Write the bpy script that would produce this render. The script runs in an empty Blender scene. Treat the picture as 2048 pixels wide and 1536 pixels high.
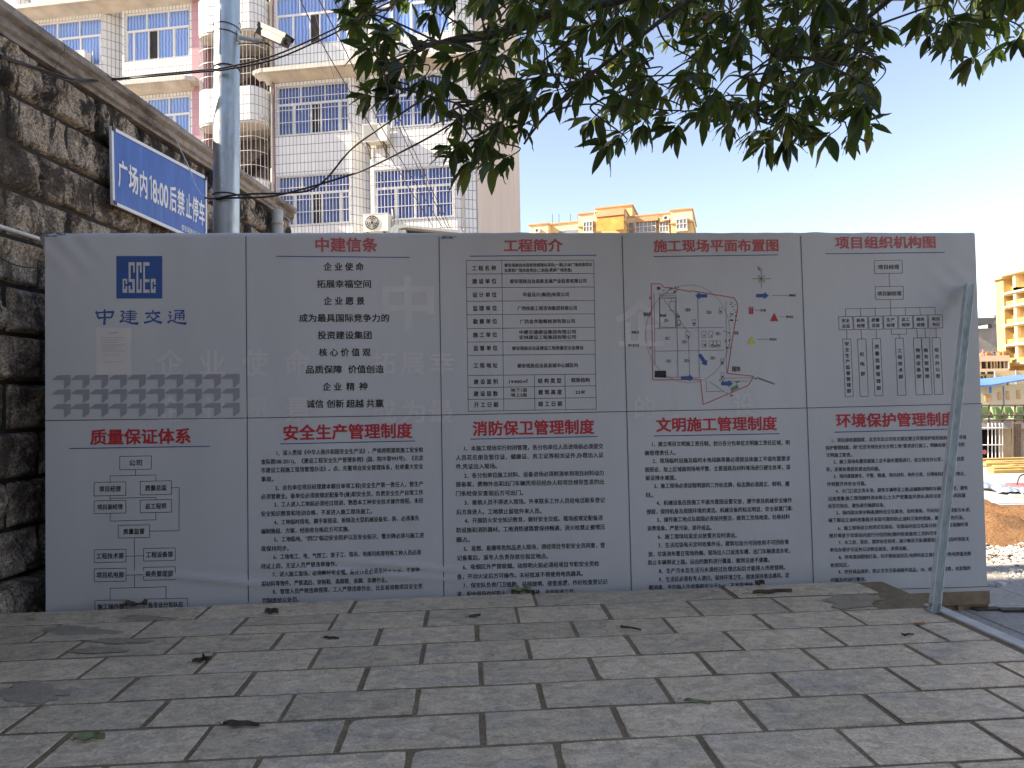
import bpy, math, random
import numpy as np
from mathutils import Vector, Matrix, noise
random.seed(7)
rnd = random.random
def U(a, b): return a + (b - a) * rnd()
SC = bpy.context.scene
COL = SC.collection

# ------------------------------------------------------------------ camera, light, exposure
PITCH, ROLL, EYE, F = 0.0245, 0.0186, 1.419, 1365.0      # focal length in pixels of the 2048 px wide photograph
cam_d = bpy.data.cameras.new('camera'); cam = bpy.data.objects.new('camera', cam_d); COL.objects.link(cam)
cam_d.sensor_width = 36; cam_d.lens = 36 * F / 2048; cam_d.clip_start = 0.05; cam_d.clip_end = 6000
_f = Vector((0, math.cos(PITCH), math.sin(PITCH))); _u0 = Vector((0, -math.sin(PITCH), math.cos(PITCH))); _r0 = Vector((1, 0, 0))
RIGHT = _r0 * math.cos(ROLL) - _u0 * math.sin(ROLL); UP = _r0 * math.sin(ROLL) + _u0 * math.cos(ROLL); FWD = _f
EYEP = Vector((0, 0, EYE))
cam.matrix_world = Matrix(((RIGHT.x, UP.x, -FWD.x, 0), (RIGHT.y, UP.y, -FWD.y, 0), (RIGHT.z, UP.z, -FWD.z, EYE), (0, 0, 0, 1)))
SC.camera = cam

SUN_AZ, SUN_EL = -94.0, 33.0            # clockwise from +Y (the view direction); low sun from the left
world = bpy.data.worlds.new('World'); SC.world = world; world.use_nodes = True
wn = world.node_tree.nodes; wl = world.node_tree.links
bg = wn['Background']; sky = wn.new('ShaderNodeTexSky'); sky.sky_type = 'NISHITA'; sky.sun_disc = False
sky.sun_elevation = math.radians(SUN_EL); sky.sun_rotation = math.radians(SUN_AZ % 360)
sky.air_density = 1.0; sky.dust_density = 0.4; sky.ozone_density = 1.0; sky.altitude = 150
hs = wn.new('ShaderNodeHueSaturation'); hs.inputs['Saturation'].default_value = 0.92       # hazy, paler air than a clean blue sky
wl.new(sky.outputs['Color'], hs.inputs['Color']); tint = wn.new('ShaderNodeMix'); tint.data_type = 'RGBA'; tint.blend_type = 'MULTIPLY'; tint.inputs[0].default_value = 1.0; tint.inputs[7].default_value = (1.07, 0.945, 0.895, 1)
wl.new(hs.outputs['Color'], tint.inputs[6]); wl.new(tint.outputs[2], bg.inputs['Color']); bg.inputs['Strength'].default_value = 0.08
sun_d = bpy.data.lights.new('sun', 'SUN'); sun = bpy.data.objects.new('sun', sun_d); COL.objects.link(sun)
sun_d.energy = 3.7; sun_d.angle = math.radians(0.5); sun_d.color = (1.0, 0.86, 0.66)
_a, _e = math.radians(SUN_AZ), math.radians(SUN_EL)
SUN_DIR = Vector((math.sin(_a) * math.cos(_e), math.cos(_a) * math.cos(_e), math.sin(_e)))
sun.rotation_euler = (-SUN_DIR).to_track_quat('-Z', 'Y').to_euler()
SC.view_settings.view_transform = 'Standard'; SC.view_settings.look = 'None'
SC.view_settings.exposure = 2.1; SC.view_settings.gamma = 1.0

# ------------------------------------------------------------------ geometry of the view (measured points on known planes)
def ray(x, y): return FWD + RIGHT * ((x - 1024) / F) - UP * ((y - 768) / F)
def at(x, y, Y):
    d = ray(x, y); return EYEP + d * (Y / d.y)
def ground(x, y, z=0.0):
    d = ray(x, y); return EYEP + d * ((z - EYE) / d.z)
def onplane(x, y, P, n):
    d = ray(x, y); return EYEP + d * (n.dot(P - EYEP) / n.dot(d))
def project(P):
    d = P - EYEP; z = d.dot(FWD)
    if z < 0.05: return None
    return (1024 + F * d.dot(RIGHT) / z, 768 - F * d.dot(UP) / z)

# ------------------------------------------------------------------ mesh helpers
class M:
    def __init__(s): s.v = []; s.f = []; s.uv = []; s.mi = []
    def add(s, vs, fs, mi=0, uvs=None):
        b = len(s.v); s.v.extend([tuple(p) for p in vs])
        for i, f in enumerate(fs):
            s.f.append(tuple(b + k for k in f)); s.mi.append(mi)
            s.uv.append(uvs[i] if uvs else None)
    def quad(s, a, b, c, d, mi=0, uv=None): s.add([a, b, c, d], [(0, 1, 2, 3)], mi, [uv] if uv else None)
    def obox(s, o, ax, ay, az, mi=0):
        o, ax, ay, az = Vector(o), Vector(ax), Vector(ay), Vector(az)
        if ax.cross(ay).dot(az) < 0: o = o + ax; ax = -ax
        p = [o, o + ax, o + ax + ay, o + ay]; p += [q + az for q in p]
        s.add(p, [(0, 3, 2, 1), (4, 5, 6, 7), (0, 1, 5, 4), (1, 2, 6, 5), (2, 3, 7, 6), (3, 0, 4, 7)], mi)
    def box(s, x0, x1, y0, y1, z0, z1, mi=0): s.obox((x0, y0, z0), (x1 - x0, 0, 0), (0, y1 - y0, 0), (0, 0, z1 - z0), mi)
    def cbox(s, x0, x1, y0, y1, z0, z1, b=0.01, mi=0):          # box with chamfered edges
        xs, ys, zs = (x0, x1), (y0, y1), (z0, z1); vs = []; idx = {}
        for i in (0, 1):
            for j in (0, 1):
                for k in (0, 1):
                    sx, sy, sz = (1, -1)[i] * b, (1, -1)[j] * b, (1, -1)[k] * b
                    for ax in range(3):
                        p = [xs[i] + sx, ys[j] + sy, zs[k] + sz]; p[ax] = (xs[i], ys[j], zs[k])[ax]
                        idx[(i, j, k, ax)] = len(vs); vs.append(p)
        fs = []
        for ax in range(3):
            o = [q for q in range(3) if q != ax]
            for e in (0, 1):
                ring = []
                for a_, b_ in ((0, 0), (1, 0), (1, 1), (0, 1)):
                    key = [0, 0, 0]; key[ax] = e; key[o[0]] = a_; key[o[1]] = b_
                    ring.append(idx[(key[0], key[1], key[2], ax)])
                if (e == 0) ^ (ax == 1): ring = ring[::-1]
                fs.append(ring)
        for ax in range(3):
            o = [q for q in range(3) if q != ax]
            for a_ in (0, 1):
                for b_ in (0, 1):
                    k0 = [0, 0, 0]; k0[o[0]] = a_; k0[o[1]] = b_; k1 = list(k0); k1[ax] = 1
                    fs.append([idx[(*k0, o[0])], idx[(*k1, o[0])], idx[(*k1, o[1])], idx[(*k0, o[1])]])
        for i in (0, 1):
            for j in (0, 1):
                for k in (0, 1): fs.append([idx[(i, j, k, 0)], idx[(i, j, k, 1)], idx[(i, j, k, 2)]])
        s.add(vs, fs, mi)
    def tube(s, pts, r, n=8, mi=0, caps=True):
        pts = [Vector(p) for p in pts]; rs = r if isinstance(r, (list, tuple)) else [r] * len(pts)
        b = len(s.v); prev = None
        for i, p in enumerate(pts):
            t = (pts[min(i + 1, len(pts) - 1)] - pts[max(i - 1, 0)])
            t = t.normalized() if t.length > 1e-9 else Vector((0, 0, 1))
            if prev is None: prev = t.orthogonal().normalized()
            a = (prev - t * prev.dot(t)); a = a.normalized() if a.length > 1e-6 else t.orthogonal().normalized(); prev = a; c = t.cross(a)
            for k in range(n):
                an = 2 * math.pi * k / n; s.v.append(tuple(p + (a * math.cos(an) + c * math.sin(an)) * rs[i]))
        for i in range(len(pts) - 1):
            for k in range(n):
                s.f.append((b + i * n + k, b + i * n + (k + 1) % n, b + (i + 1) * n + (k + 1) % n, b + (i + 1) * n + k)); s.mi.append(mi); s.uv.append(None)
        if caps:
            s.f.append(tuple(b + k for k in range(n))[::-1]); s.mi.append(mi); s.uv.append(None)
            e = b + (len(pts) - 1) * n; s.f.append(tuple(e + k for k in range(n))); s.mi.append(mi); s.uv.append(None)
    def prism(s, poly, vec, mi=0):
        poly = [Vector(p) for p in poly]; vec = Vector(vec); n = len(poly)
        s.add(poly + [p + vec for p in poly], [tuple(range(n))[::-1], tuple(range(n, 2 * n))] + [(i, (i + 1) % n, n + (i + 1) % n, n + i) for i in range(n)], mi)
    def build(s, name, mats, parent=None, smooth=False):
        me = bpy.data.meshes.new(name)
        off = parent_loc(parent)
        me.from_pydata([(v[0] - off[0], v[1] - off[1], v[2] - off[2]) for v in s.v] if parent else s.v, [], s.f)
        mats = mats if isinstance(mats, (list, tuple)) else [mats]
        for m in mats: me.materials.append(m)
        if len(mats) > 1: me.polygons.foreach_set('material_index', s.mi)
        if any(u for u in s.uv):
            lay = me.uv_layers.new(name='UVMap'); k = 0
            for f, u in zip(s.f, s.uv):
                for i in range(len(f)):
                    if u: lay.data[k].uv = u[i]
                    k += 1
        if smooth: me.polygons.foreach_set('use_smooth', [True] * len(me.polygons))
        me.update()
        o = bpy.data.objects.new(name, me); COL.objects.link(o)
        if parent: o.parent = parent
        return o
def parent_loc(p):
    v = Vector((0, 0, 0))
    while p is not None: v += p.location; p = p.parent
    return v
def tag(o, label=None, cat=None, group=None, kind=None):
    if label: o['label'] = label
    if cat: o['category'] = cat
    if group: o['group'] = group
    if kind: o['kind'] = kind
    return o
def thing(name, loc, label, cat, group=None):
    o = bpy.data.objects.new(name, None); COL.objects.link(o); o.location = loc; o.empty_display_size = 0.2
    return tag(o, label, cat, group)
def copy_tree(o, parent=None):
    c = o.copy(); COL.objects.link(c)
    if parent: c.parent = parent
    for ch in [q for q in COL.objects if q.parent == o]: copy_tree(ch, c)
    return c
def spline(pts, n=8):
    pts = [Vector(p) for p in pts]; out = []
    for i in range(len(pts) - 1):
        p0, p1, p2, p3 = pts[max(i - 1, 0)], pts[i], pts[i + 1], pts[min(i + 2, len(pts) - 1)]
        for k in range(n):
            t = k / n
            out.append(0.5 * ((2 * p1) + (p2 - p0) * t + (2 * p0 - 5 * p1 + 4 * p2 - p3) * t * t + (3 * p1 - p0 - 3 * p2 + p3) * t ** 3))
    return out + [pts[-1]]

# ------------------------------------------------------------------ materials
def srgb(r, g, b): return tuple(((c / 255) / 12.92 if c / 255 <= 0.04045 else ((c / 255 + 0.055) / 1.055) ** 2.4) for c in (r, g, b)) + (1,)
class N:
    def __init__(s, name):
        s.m = bpy.data.materials.new(name); s.m.use_nodes = True; s.t = s.m.node_tree
        s.b = s.t.nodes['Principled BSDF']; s.n = s.t.nodes; s.tc = s.n.new('ShaderNodeTexCoord')
    def link(s, a, b): s.t.links.new(a, b)
    def mapping(s, scale=(1, 1, 1), out='Object', rot=(0, 0, 0)):
        m = s.n.new('ShaderNodeMapping'); m.inputs['Scale'].default_value = scale; m.inputs['Rotation'].default_value = rot
        s.link(s.tc.outputs[out], m.inputs['Vector']); return m.outputs['Vector']
    def noise(s, scale, detail=6, rough=0.6, vec=None, dist=0):
        t = s.n.new('ShaderNodeTexNoise'); t.inputs['Scale'].default_value = scale; t.inputs['Detail'].default_value = detail
        t.inputs['Roughness'].default_value = rough; t.inputs['Distortion'].default_value = dist
        s.link(vec if vec is not None else s.tc.outputs['Object'], t.inputs['Vector']); return t.outputs['Fac']
    def ramp(s, fac, stops):
        r = s.n.new('ShaderNodeValToRGB'); e = r.color_ramp.elements
        while len(e) < len(stops): e.new(0.5)
        for k, (p, c) in enumerate(stops): e[k].position = p; e[k].color = c if len(c) == 4 else (*c, 1)
        s.link(fac, r.inputs['Fac']); return r.outputs['Color']
    def mix(s, fac, a, b, mode='MIX'):
        m = s.n.new('ShaderNodeMix'); m.data_type = 'RGBA'; m.blend_type = mode
        for sock, v in ((m.inputs[0], fac), (m.inputs[6], a), (m.inputs[7], b)):
            if isinstance(v, (int, float)): sock.default_value = v
            elif isinstance(v, (tuple, list)): sock.default_value = v if len(v) == 4 else (*v, 1)
            else: s.link(v, sock)
        return m.outputs[2]
    def math(s, op, a, b=None):
        m = s.n.new('ShaderNodeMath'); m.operation = op
        for i, v in enumerate((a, b)):
            if v is None: continue
            if isinstance(v, (int, float)): m.inputs[i].default_value = v
            else: s.link(v, m.inputs[i])
        return m.outputs[0]
    def island(s):
        g = s.n.new('ShaderNodeNewGeometry'); return g.outputs['Random Per Island']
    def bump(s, h, strength=0.3, dist=0.01):
        b = s.n.new('ShaderNodeBump'); b.inputs['Strength'].default_value = strength; b.inputs['Distance'].default_value = dist
        s.link(h, b.inputs['Height']); s.link(b.outputs['Normal'], s.b.inputs['Normal'])
    def out(s, col=None, rough=0.6, metal=0.0, spec=None):
        if col is not None:
            if isinstance(col, (tuple, list)): s.b.inputs['Base Color'].default_value = col if len(col) == 4 else (*col, 1)
            else: s.link(col, s.b.inputs['Base Color'])
        if isinstance(rough, (int, float)): s.b.inputs['Roughness'].default_value = rough
        else: s.link(rough, s.b.inputs['Roughness'])
        s.b.inputs['Metallic'].default_value = metal
        if spec is not None: s.b.inputs['Specular IOR Level'].default_value = spec
        return s.m
def plain(name, c, rough=0.6, metal=0.0, var=0.25, scale=4.0, bump=0.0, spec=None):
    n = N(name); f = n.noise(scale)
    c = tuple(c[:3])
    col = n.ramp(f, [(0.3, tuple(x * (1 - var) for x in c)), (0.7, tuple(min(1, x * (1 + var * 0.6)) for x in c))])
    if bump: n.bump(n.noise(scale * 8), bump, 0.01)
    return n.out(col, rough, metal, spec)
MT = {}
def banner_mat():
    n = N('banner_fabric'); v = n.mapping((1.2, 1.2, 0.25)); f = n.noise(1.5, 5, 0.6, v)
    col = n.ramp(f, [(0.3, (0.51, 0.515, 0.52)), (0.75, (0.585, 0.59, 0.59))])
    dirt = n.ramp(n.noise(5, 8, 0.75), [(0.62, (0, 0, 0)), (0.82, (1, 1, 1))])
    z = n.n.new('ShaderNodeSeparateXYZ'); n.link(n.tc.outputs['Object'], z.inputs[0])
    low = n.math('MULTIPLY', dirt, n.ramp(z.outputs['Z'], [(0.0, (0.8, 0.8, 0.8)), (0.9, (0, 0, 0))]))
    col = n.mix(low, col, (0.42, 0.40, 0.37))
    streak = n.ramp(n.noise(14, 4, 0.6, n.mapping((1, 1, 0.04))), [(0.62, (0, 0, 0)), (0.75, (1, 1, 1))])
    col = n.mix(n.math('MULTIPLY', streak, 0.16), col, (0.45, 0.45, 0.46))
    n.bump(n.noise(3.0, 3, 0.5, n.mapping((1, 1, 0.35))), 0.12, 0.02)
    return n.out(col, 0.55, 0, 0.35)
MT['banner'] = banner_mat()
MT['ink_black'] = plain('ink_black', (0.018, 0.018, 0.022), 0.6, var=0.1)
MT['ink_red'] = plain('ink_red', (0.50, 0.028, 0.04), 0.6, var=0.12)
MT['ink_red_faded'] = plain('ink_red_faded', (0.50, 0.10, 0.11), 0.6, var=0.12)
MT['ink_blue'] = plain('ink_blue', (0.035, 0.095, 0.30), 0.6, var=0.1)
MT['ink_grey'] = plain('ink_grey', (0.30, 0.295, 0.33), 0.6, var=0.08)
MT['ink_mid'] = plain('ink_mid', (0.33, 0.29, 0.38), 0.6, var=0.08)
MT['ink_ghost'] = plain('ink_ghost', (0.615, 0.60, 0.595), 0.55, var=0.05)
MT['ink_yellow'] = plain('ink_yellow', (0.62, 0.58, 0.06), 0.6, var=0.1)
MT['ink_green'] = plain('ink_green', (0.12, 0.25, 0.12), 0.6, var=0.1)
MT['paper'] = plain('old_paper', (0.655, 0.63, 0.60), 0.7, var=0.05)
MT['wood'] = plain('rough_timber', (0.30, 0.215, 0.135), 0.8, var=0.5, scale=6, bump=0.3)
MT['white_paint'] = plain('white_paint', (0.78, 0.78, 0.77), 0.45, var=0.08)
MT['sign_white'] = plain('sign_white', (0.80, 0.81, 0.83), 0.45, var=0.06)
MT['grey_dark'] = plain('dark_grey', (0.05, 0.05, 0.055), 0.5)
MT['black_cable'] = plain('black_cable', (0.015, 0.014, 0.017), 0.5, var=0.1)
MT['thin_wire'] = plain('thin_wire', (0.06, 0.05, 0.055), 0.5, var=0.1)
MT['pipe_white'] = plain('white_pipe', (0.6, 0.6, 0.6), 0.4, var=0.12)
MT['pvc'] = plain('aged_pvc_pipe', (0.55, 0.52, 0.44), 0.5, var=0.2)
MT['ac_white'] = plain('ac_casing', (0.72, 0.71, 0.66), 0.45, var=0.1)
MT['ac_grille'] = plain('ac_grille', (0.42, 0.42, 0.41), 0.5, var=0.1)
MT['rust'] = plain('rusty_iron', (0.14, 0.10, 0.075), 0.8, var=0.5, scale=20)
MT['bars'] = plain('window_bars', (0.66, 0.65, 0.63), 0.4, 0.2, var=0.12)
MT['frame'] = plain('window_frame', (0.78, 0.78, 0.76), 0.4, var=0.06)
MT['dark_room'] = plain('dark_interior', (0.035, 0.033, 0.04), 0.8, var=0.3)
MT['dim_room'] = plain('stair_interior', (0.24, 0.215, 0.20), 0.8, var=0.25, scale=1.2)
MT['soffit'] = plain('soffit_render', (0.60, 0.57, 0.52), 0.8, var=0.25, scale=2)
MT['bark'] = plain('bark', (0.07, 0.055, 0.045), 0.9, var=0.5, scale=18, bump=0.6)
MT['twig'] = plain('twig', (0.05, 0.048, 0.035), 0.8, var=0.4, scale=20)
def sign_mat():
    n = N('sign_blue_enamel'); f = n.noise(9, 5, 0.65, n.mapping((1, 1, 0.12)))
    col = n.ramp(f, [(0.32, srgb(40, 82, 165)), (0.6, srgb(52, 98, 184)), (0.8, srgb(84, 124, 190))])
    return n.out(col, 0.4)
MT['sign_blue'] = sign_mat()
def galv(name, base=(0.50, 0.53, 0.54), metal=0.75, rough=0.36):
    n = N(name); f = n.noise(6, 5, 0.6, n.mapping((3, 3, 0.3)))
    col = n.ramp(f, [(0.3, tuple(c * 0.72 for c in base)), (0.7, tuple(min(1, c * 1.15) for c in base))])
    r = n.ramp(n.noise(14), [(0.3, (rough * 0.7,) * 3), (0.7, (rough * 1.4,) * 3)])
    return n.out(col, r, metal)
MT['galv'] = galv('galvanised_steel')
MT['galv_dull'] = galv('dull_galvanised_steel', (0.66, 0.70, 0.67), 0.12, 0.5)
def tile_mat(name, c1, c2, mortar, bw=0.13, bh=0.31, ms=0.006, streak=0.35):
    n = N(name); b = n.n.new('ShaderNodeTexBrick'); b.offset = 0.0; b.squash = 1.0
    b.inputs['Color1'].default_value = (*c1, 1); b.inputs['Color2'].default_value = (*c2, 1); b.inputs['Mortar'].default_value = (*mortar, 1)
    b.inputs['Scale'].default_value = 1; b.inputs['Mortar Size'].default_value = ms; b.inputs['Mortar Smooth'].default_value = 0.1
    b.inputs['Brick Width'].default_value = bw; b.inputs['Row Height'].default_value = bh
    n.link(n.tc.outputs['UV'], b.inputs['Vector'])
    b2 = n.n.new('ShaderNodeTexBrick'); b2.offset = 0.0
    b2.inputs['Color1'].default_value = (1, 1, 1, 1); b2.inputs['Color2'].default_value = (1, 1, 1, 1); b2.inputs['Mortar'].default_value = (0.72, 0.72, 0.74, 1)
    b2.inputs['Scale'].default_value = 1; b2.inputs['Mortar Size'].default_value = ms * 0.5; b2.inputs['Brick Width'].default_value = bw / 3; b2.inputs['Row Height'].default_value = bh
    n.link(n.tc.outputs['UV'], b2.inputs['Vector'])
    col = n.mix(1.0, b.outputs['Color'], b2.outputs['Color'], 'MULTIPLY')
    st = n.ramp(n.noise(1.3, 8, 0.7, n.mapping((1, 1, 0.22))), [(0.52, (0, 0, 0)), (0.8, (1, 1, 1))])
    col = n.mix(n.math('MULTIPLY', st, streak), col, (0.55, 0.47, 0.36))
    return n.out(col, 0.3, 0, 0.4)
MT['tile'] = tile_mat('white_wall_tile', (0.86, 0.855, 0.84), (0.79, 0.785, 0.775), (0.15, 0.15, 0.16), 0.13, 0.31, 0.0095)
MT['tile_pink'] = tile_mat('pink_wall_tile', (0.58, 0.33, 0.36), (0.53, 0.29, 0.33), (0.36, 0.26, 0.28), 0.28, 0.31, 0.006, 0.2)
def beige_wall():
    n = N('beige_render'); f = n.noise(1.2, 7, 0.65, n.mapping((1, 1, 0.2)))
    col = n.ramp(f, [(0.3, (0.60, 0.50, 0.42)), (0.7, (0.70, 0.61, 0.53))]); n.bump(n.noise(6), 0.2, 0.02)
    return n.out(col, 0.85)
MT['beige'] = beige_wall()
def glass_mat(name, c0, c1, fold=26):
    n = N(name); w = n.n.new('ShaderNodeTexWave'); w.wave_type = 'BANDS'; w.bands_direction = 'X'
    w.inputs['Scale'].default_value = fold / 10; w.inputs['Distortion'].default_value = 2.2; w.inputs['Detail'].default_value = 2; w.inputs['Detail Scale'].default_value = 1.4
    n.link(n.mapping((1, 1, 0.05), 'UV'), w.inputs['Vector'])
    big = n.noise(0.8, 2, 0.5, n.mapping((1, 0.4, 1), 'UV'))
    col = n.ramp(n.mix(0.45, w.outputs['Fac'], big), [(0.2, c0), (0.75, c1)])
    n.out(col, 0.12, 0, 0.5); n.b.inputs['Coat Weight'].default_value = 0.5; n.b.inputs['Coat Roughness'].default_value = 0.03
    return n.m
MT['glass_deep'] = glass_mat('blue_curtain_behind_glass', (0.014, 0.022, 0.12), (0.05, 0.095, 0.34))
MT['glass_mid'] = glass_mat('mid_blue_curtain_behind_glass', (0.03, 0.055, 0.22), (0.11, 0.20, 0.50))
MT['glass_pale'] = glass_mat('pale_blue_curtain_behind_glass', (0.10, 0.19, 0.50), (0.30, 0.43, 0.78))
MT['glass_far'] = plain('far_glass', (0.22, 0.25, 0.30), 0.12, var=0.4, scale=1)

# ------------------------------------------------------------------ ground and sky setting
def ground_z(x, y):
    k = min(max((y - 16.8) / 26.0, 0), 1)
    return -0.30 - 3.05 * k + 0.006 * noise.noise(Vector((x * 0.8, y * 0.8, 0)))
def dirt_mat(name, a, b, scale=1.6, bump=0.8):
    n = N(name); f = n.noise(scale, 10, 0.72)
    col = n.ramp(f, [(0.3, a), (0.7, b)]); col = n.mix(0.35, col, n.ramp(n.noise(scale * 14, 4), [(0.35, tuple(c * 0.5 for c in a)), (0.65, b)]))
    n.bump(n.noise(scale * 9, 8, 0.7), bump, 0.06); return n.out(col, 0.95, 0, 0.2)
MT['dirt'] = dirt_mat('site_earth', (0.24, 0.17, 0.105), (0.42, 0.32, 0.21))
MT['clay'] = dirt_mat('turned_clay', (0.20, 0.095, 0.045), (0.44, 0.25, 0.12), 2.5, 1.0)
MT['concrete_pale'] = dirt_mat('pale_site_concrete', (0.46, 0.43, 0.39), (0.58, 0.55, 0.50), 0.8, 0.15)
MT['concrete_grey'] = dirt_mat('lower_paving_concrete', (0.30, 0.28, 0.25), (0.44, 0.41, 0.37), 1.8, 0.3)
gm = M()
xs = [-3000, -800, -200, -80, -40] + list(np.arange(-30, 61, 2.0)) + [80, 120, 250, 900, 3000]
ys = [-3000, -500, -100, -40, -20, -10] + list(np.arange(-6, 60, 1.5)) + [70, 90, 130, 220, 600, 1500, 3500]
nx = len(xs)
gm.add([(x, y, ground_z(x, y)) for y in ys for x in xs], [(j * nx + i, j * nx + i + 1, (j + 1) * nx + i + 1, (j + 1) * nx + i) for j in range(len(ys) - 1) for i in range(nx - 1)])
tag(gm.build('ground', MT['dirt'], smooth=True), 'bare trodden earth of the construction site', 'ground', kind='structure')

GY = 0.0647; gc, gs = math.cos(GY), math.sin(GY)
def grid(u, v, z=0.0): return Vector((gc * u - gs * v, gs * u + gc * v, z))
def slab_mat():
    n = N('slate_paver'); isl = n.island()
    v = n.mapping((1.0, 1.55, 1.0), rot=(0, 0, -GY))
    f = n.noise(11, 12, 0.8, v, 0.9); g = n.noise(2.6, 8, 0.7, n.mapping((1, 1.7, 1), rot=(0, 0, -GY)), 0.6)
    col = n.ramp(f, [(0.38, (0.36, 0.29, 0.20)), (0.49, (0.58, 0.475, 0.335)), (0.62, (0.78, 0.65, 0.47))])
    col = n.mix(n.ramp(g, [(0.50, (0, 0, 0)), (0.60, (0.8, 0.8, 0.8))]), col, n.ramp(f, [(0.40, (0.30, 0.275, 0.24)), (0.60, (0.58, 0.51, 0.41))]))
    col = n.mix(n.ramp(isl, [(0, (0, 0, 0)), (1, (0.5, 0.5, 0.5))]), col, n.ramp(f, [(0.40, (0.46, 0.36, 0.25)), (0.60, (0.76, 0.61, 0.44))]))
    br = n.math('MULTIPLY_ADD', isl, 0.30); br.node.inputs[2].default_value = 0.98
    col = n.mix(1.0, col, br, 'MULTIPLY')
    spots = n.ramp(n.noise(11, 6, 0.65, n.mapping((1, 1.6, 1))), [(0.69, (0, 0, 0)), (0.745, (1, 1, 1))])
    col = n.mix(n.math('MULTIPLY', spots, 0.8), col, (0.085, 0.072, 0.058))
    scr = n.ramp(n.noise(28, 4, 0.6, n.mapping((0.45, 7, 1), rot=(0, 0, -GY - 0.12))), [(0.60, (0, 0, 0)), (0.74, (1, 1, 1))])
    col = n.mix(n.math('MULTIPLY', scr, 0.5), col, (0.15, 0.14, 0.13))
    fine = n.ramp(n.noise(70, 5, 0.7, v), [(0.38, (0.70, 0.70, 0.70)), (0.53, (1.06, 1.06, 1.06))]); col = n.mix(1.0, col, fine, 'MULTIPLY')
    n.bump(n.noise(22, 10, 0.8, v), 0.75, 0.016)
    r = n.ramp(n.noise(5, 4), [(0.3, (0.27,) * 3), (0.7, (0.5,) * 3)])
    return n.out(col, r, 0, 0.5)
MT['slab'] = slab_mat()
MT['grout'] = dirt_mat('sandy_grout', (0.22, 0.165, 0.105), (0.52, 0.41, 0.27), 7, 0.8)
MT['mortar'] = dirt_mat('mortar_patch', (0.30, 0.25, 0.19), (0.52, 0.44, 0.34), 8, 0.5)
pv = M()
VL = [4.724, 4.382, 4.082, 3.763, 3.452, 3.158, 2.853]
while VL[-1] > -3.2: VL.append(VL[-1] - 0.309)
UO = [-0.90, -1.17, -0.88, -0.56, -0.87, -0.56]
while len(UO) < len(VL): UO.append(-0.85 + (0.30 if len(UO) % 2 else 0.0) + U(-0.03, 0.03))
def slab(u0, u1, v0, v1, hole=None):
    jl, jh = 0.0125, 0.0098
    a, b, c, d = u0 + jl + U(-.003, .004), u1 - jl - U(-.003, .004), v0 + jh + U(-.001, .002), v1 - jh - U(-.001, .002)
    ring = []
    def edge(p, q, n):
        for k in range(n):
            t = k / n; w = 0.0035 * noise.noise(Vector((p[0] + (q[0] - p[0]) * t, p[1] + (q[1] - p[1]) * t, 3.3)) * 14)
            dx, dy = q[0] - p[0], q[1] - p[1]; L = math.hypot(dx, dy)
            cut = 0.012 if k == 0 else 0
            ring.append((p[0] + dx * t - dy / L * w, p[1] + dy * t + dx / L * w))
    edge((a, c), (b, c), 10); edge((b, c), (b, d), 5); edge((b, d), (a, d), 10); edge((a, d), (a, c), 5)
    if rnd() < 0.22:                      # a chipped corner
        k = random.choice((0, 10, 15, 25)); cx, cy = (a + b) / 2, (c + d) / 2
        x, y = ring[k]; ring[k] = (x + (cx - x) * U(.01, .05), y + (cy - y) * U(.02, .09))
    z0, tx, ty = U(-.0025, .0025), U(-.004, .004), U(-.004, .004)
    cu, cv = (a + b) / 2, (c + d) / 2; n = len(ring)
    def top(u, v, dz): return grid(u, v, z0 + tx * (u - cu) + ty * (v - cv) + dz)
    inn = [(u + (cu - u) * 0.012, v + (cv - v) * 0.022) for u, v in ring]
    vs = [grid(u, v, -0.03) for u, v in ring] + [top(u, v, -0.004) for u, v in ring] + [top(u, v, 0) for u, v in inn]
    fs = [tuple(range(2 * n, 3 * n))]
    for i in range(n):
        j = (i + 1) % n; fs += [(n + i, n + j, 2 * n + j, 2 * n + i)]
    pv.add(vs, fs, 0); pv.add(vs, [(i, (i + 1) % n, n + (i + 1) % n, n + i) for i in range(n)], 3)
UMAX = 2.985
for r in range(len(VL) - 1):
    hi, lo = VL[r], VL[r + 1]
    us = [UO[r] + 0.6 * k for k in range(-12, 12)]
    for a in us:
        b = a + 0.6
        if b < -6.2 or a > UMAX - 0.06: continue
        b = min(b, UMAX) if b > UMAX - 0.08 else b
        if b > UMAX: b = UMAX
        if r == 0 and abs(a - (UO[0] - 0.6)) < 0.01:     # slab split lengthwise
            slab(a, b, lo, lo + 0.16); slab(a, b, lo + 0.165, hi); continue
        if r == 0 and a > 2.65: continue
        slab(a, b, lo, hi)
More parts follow.
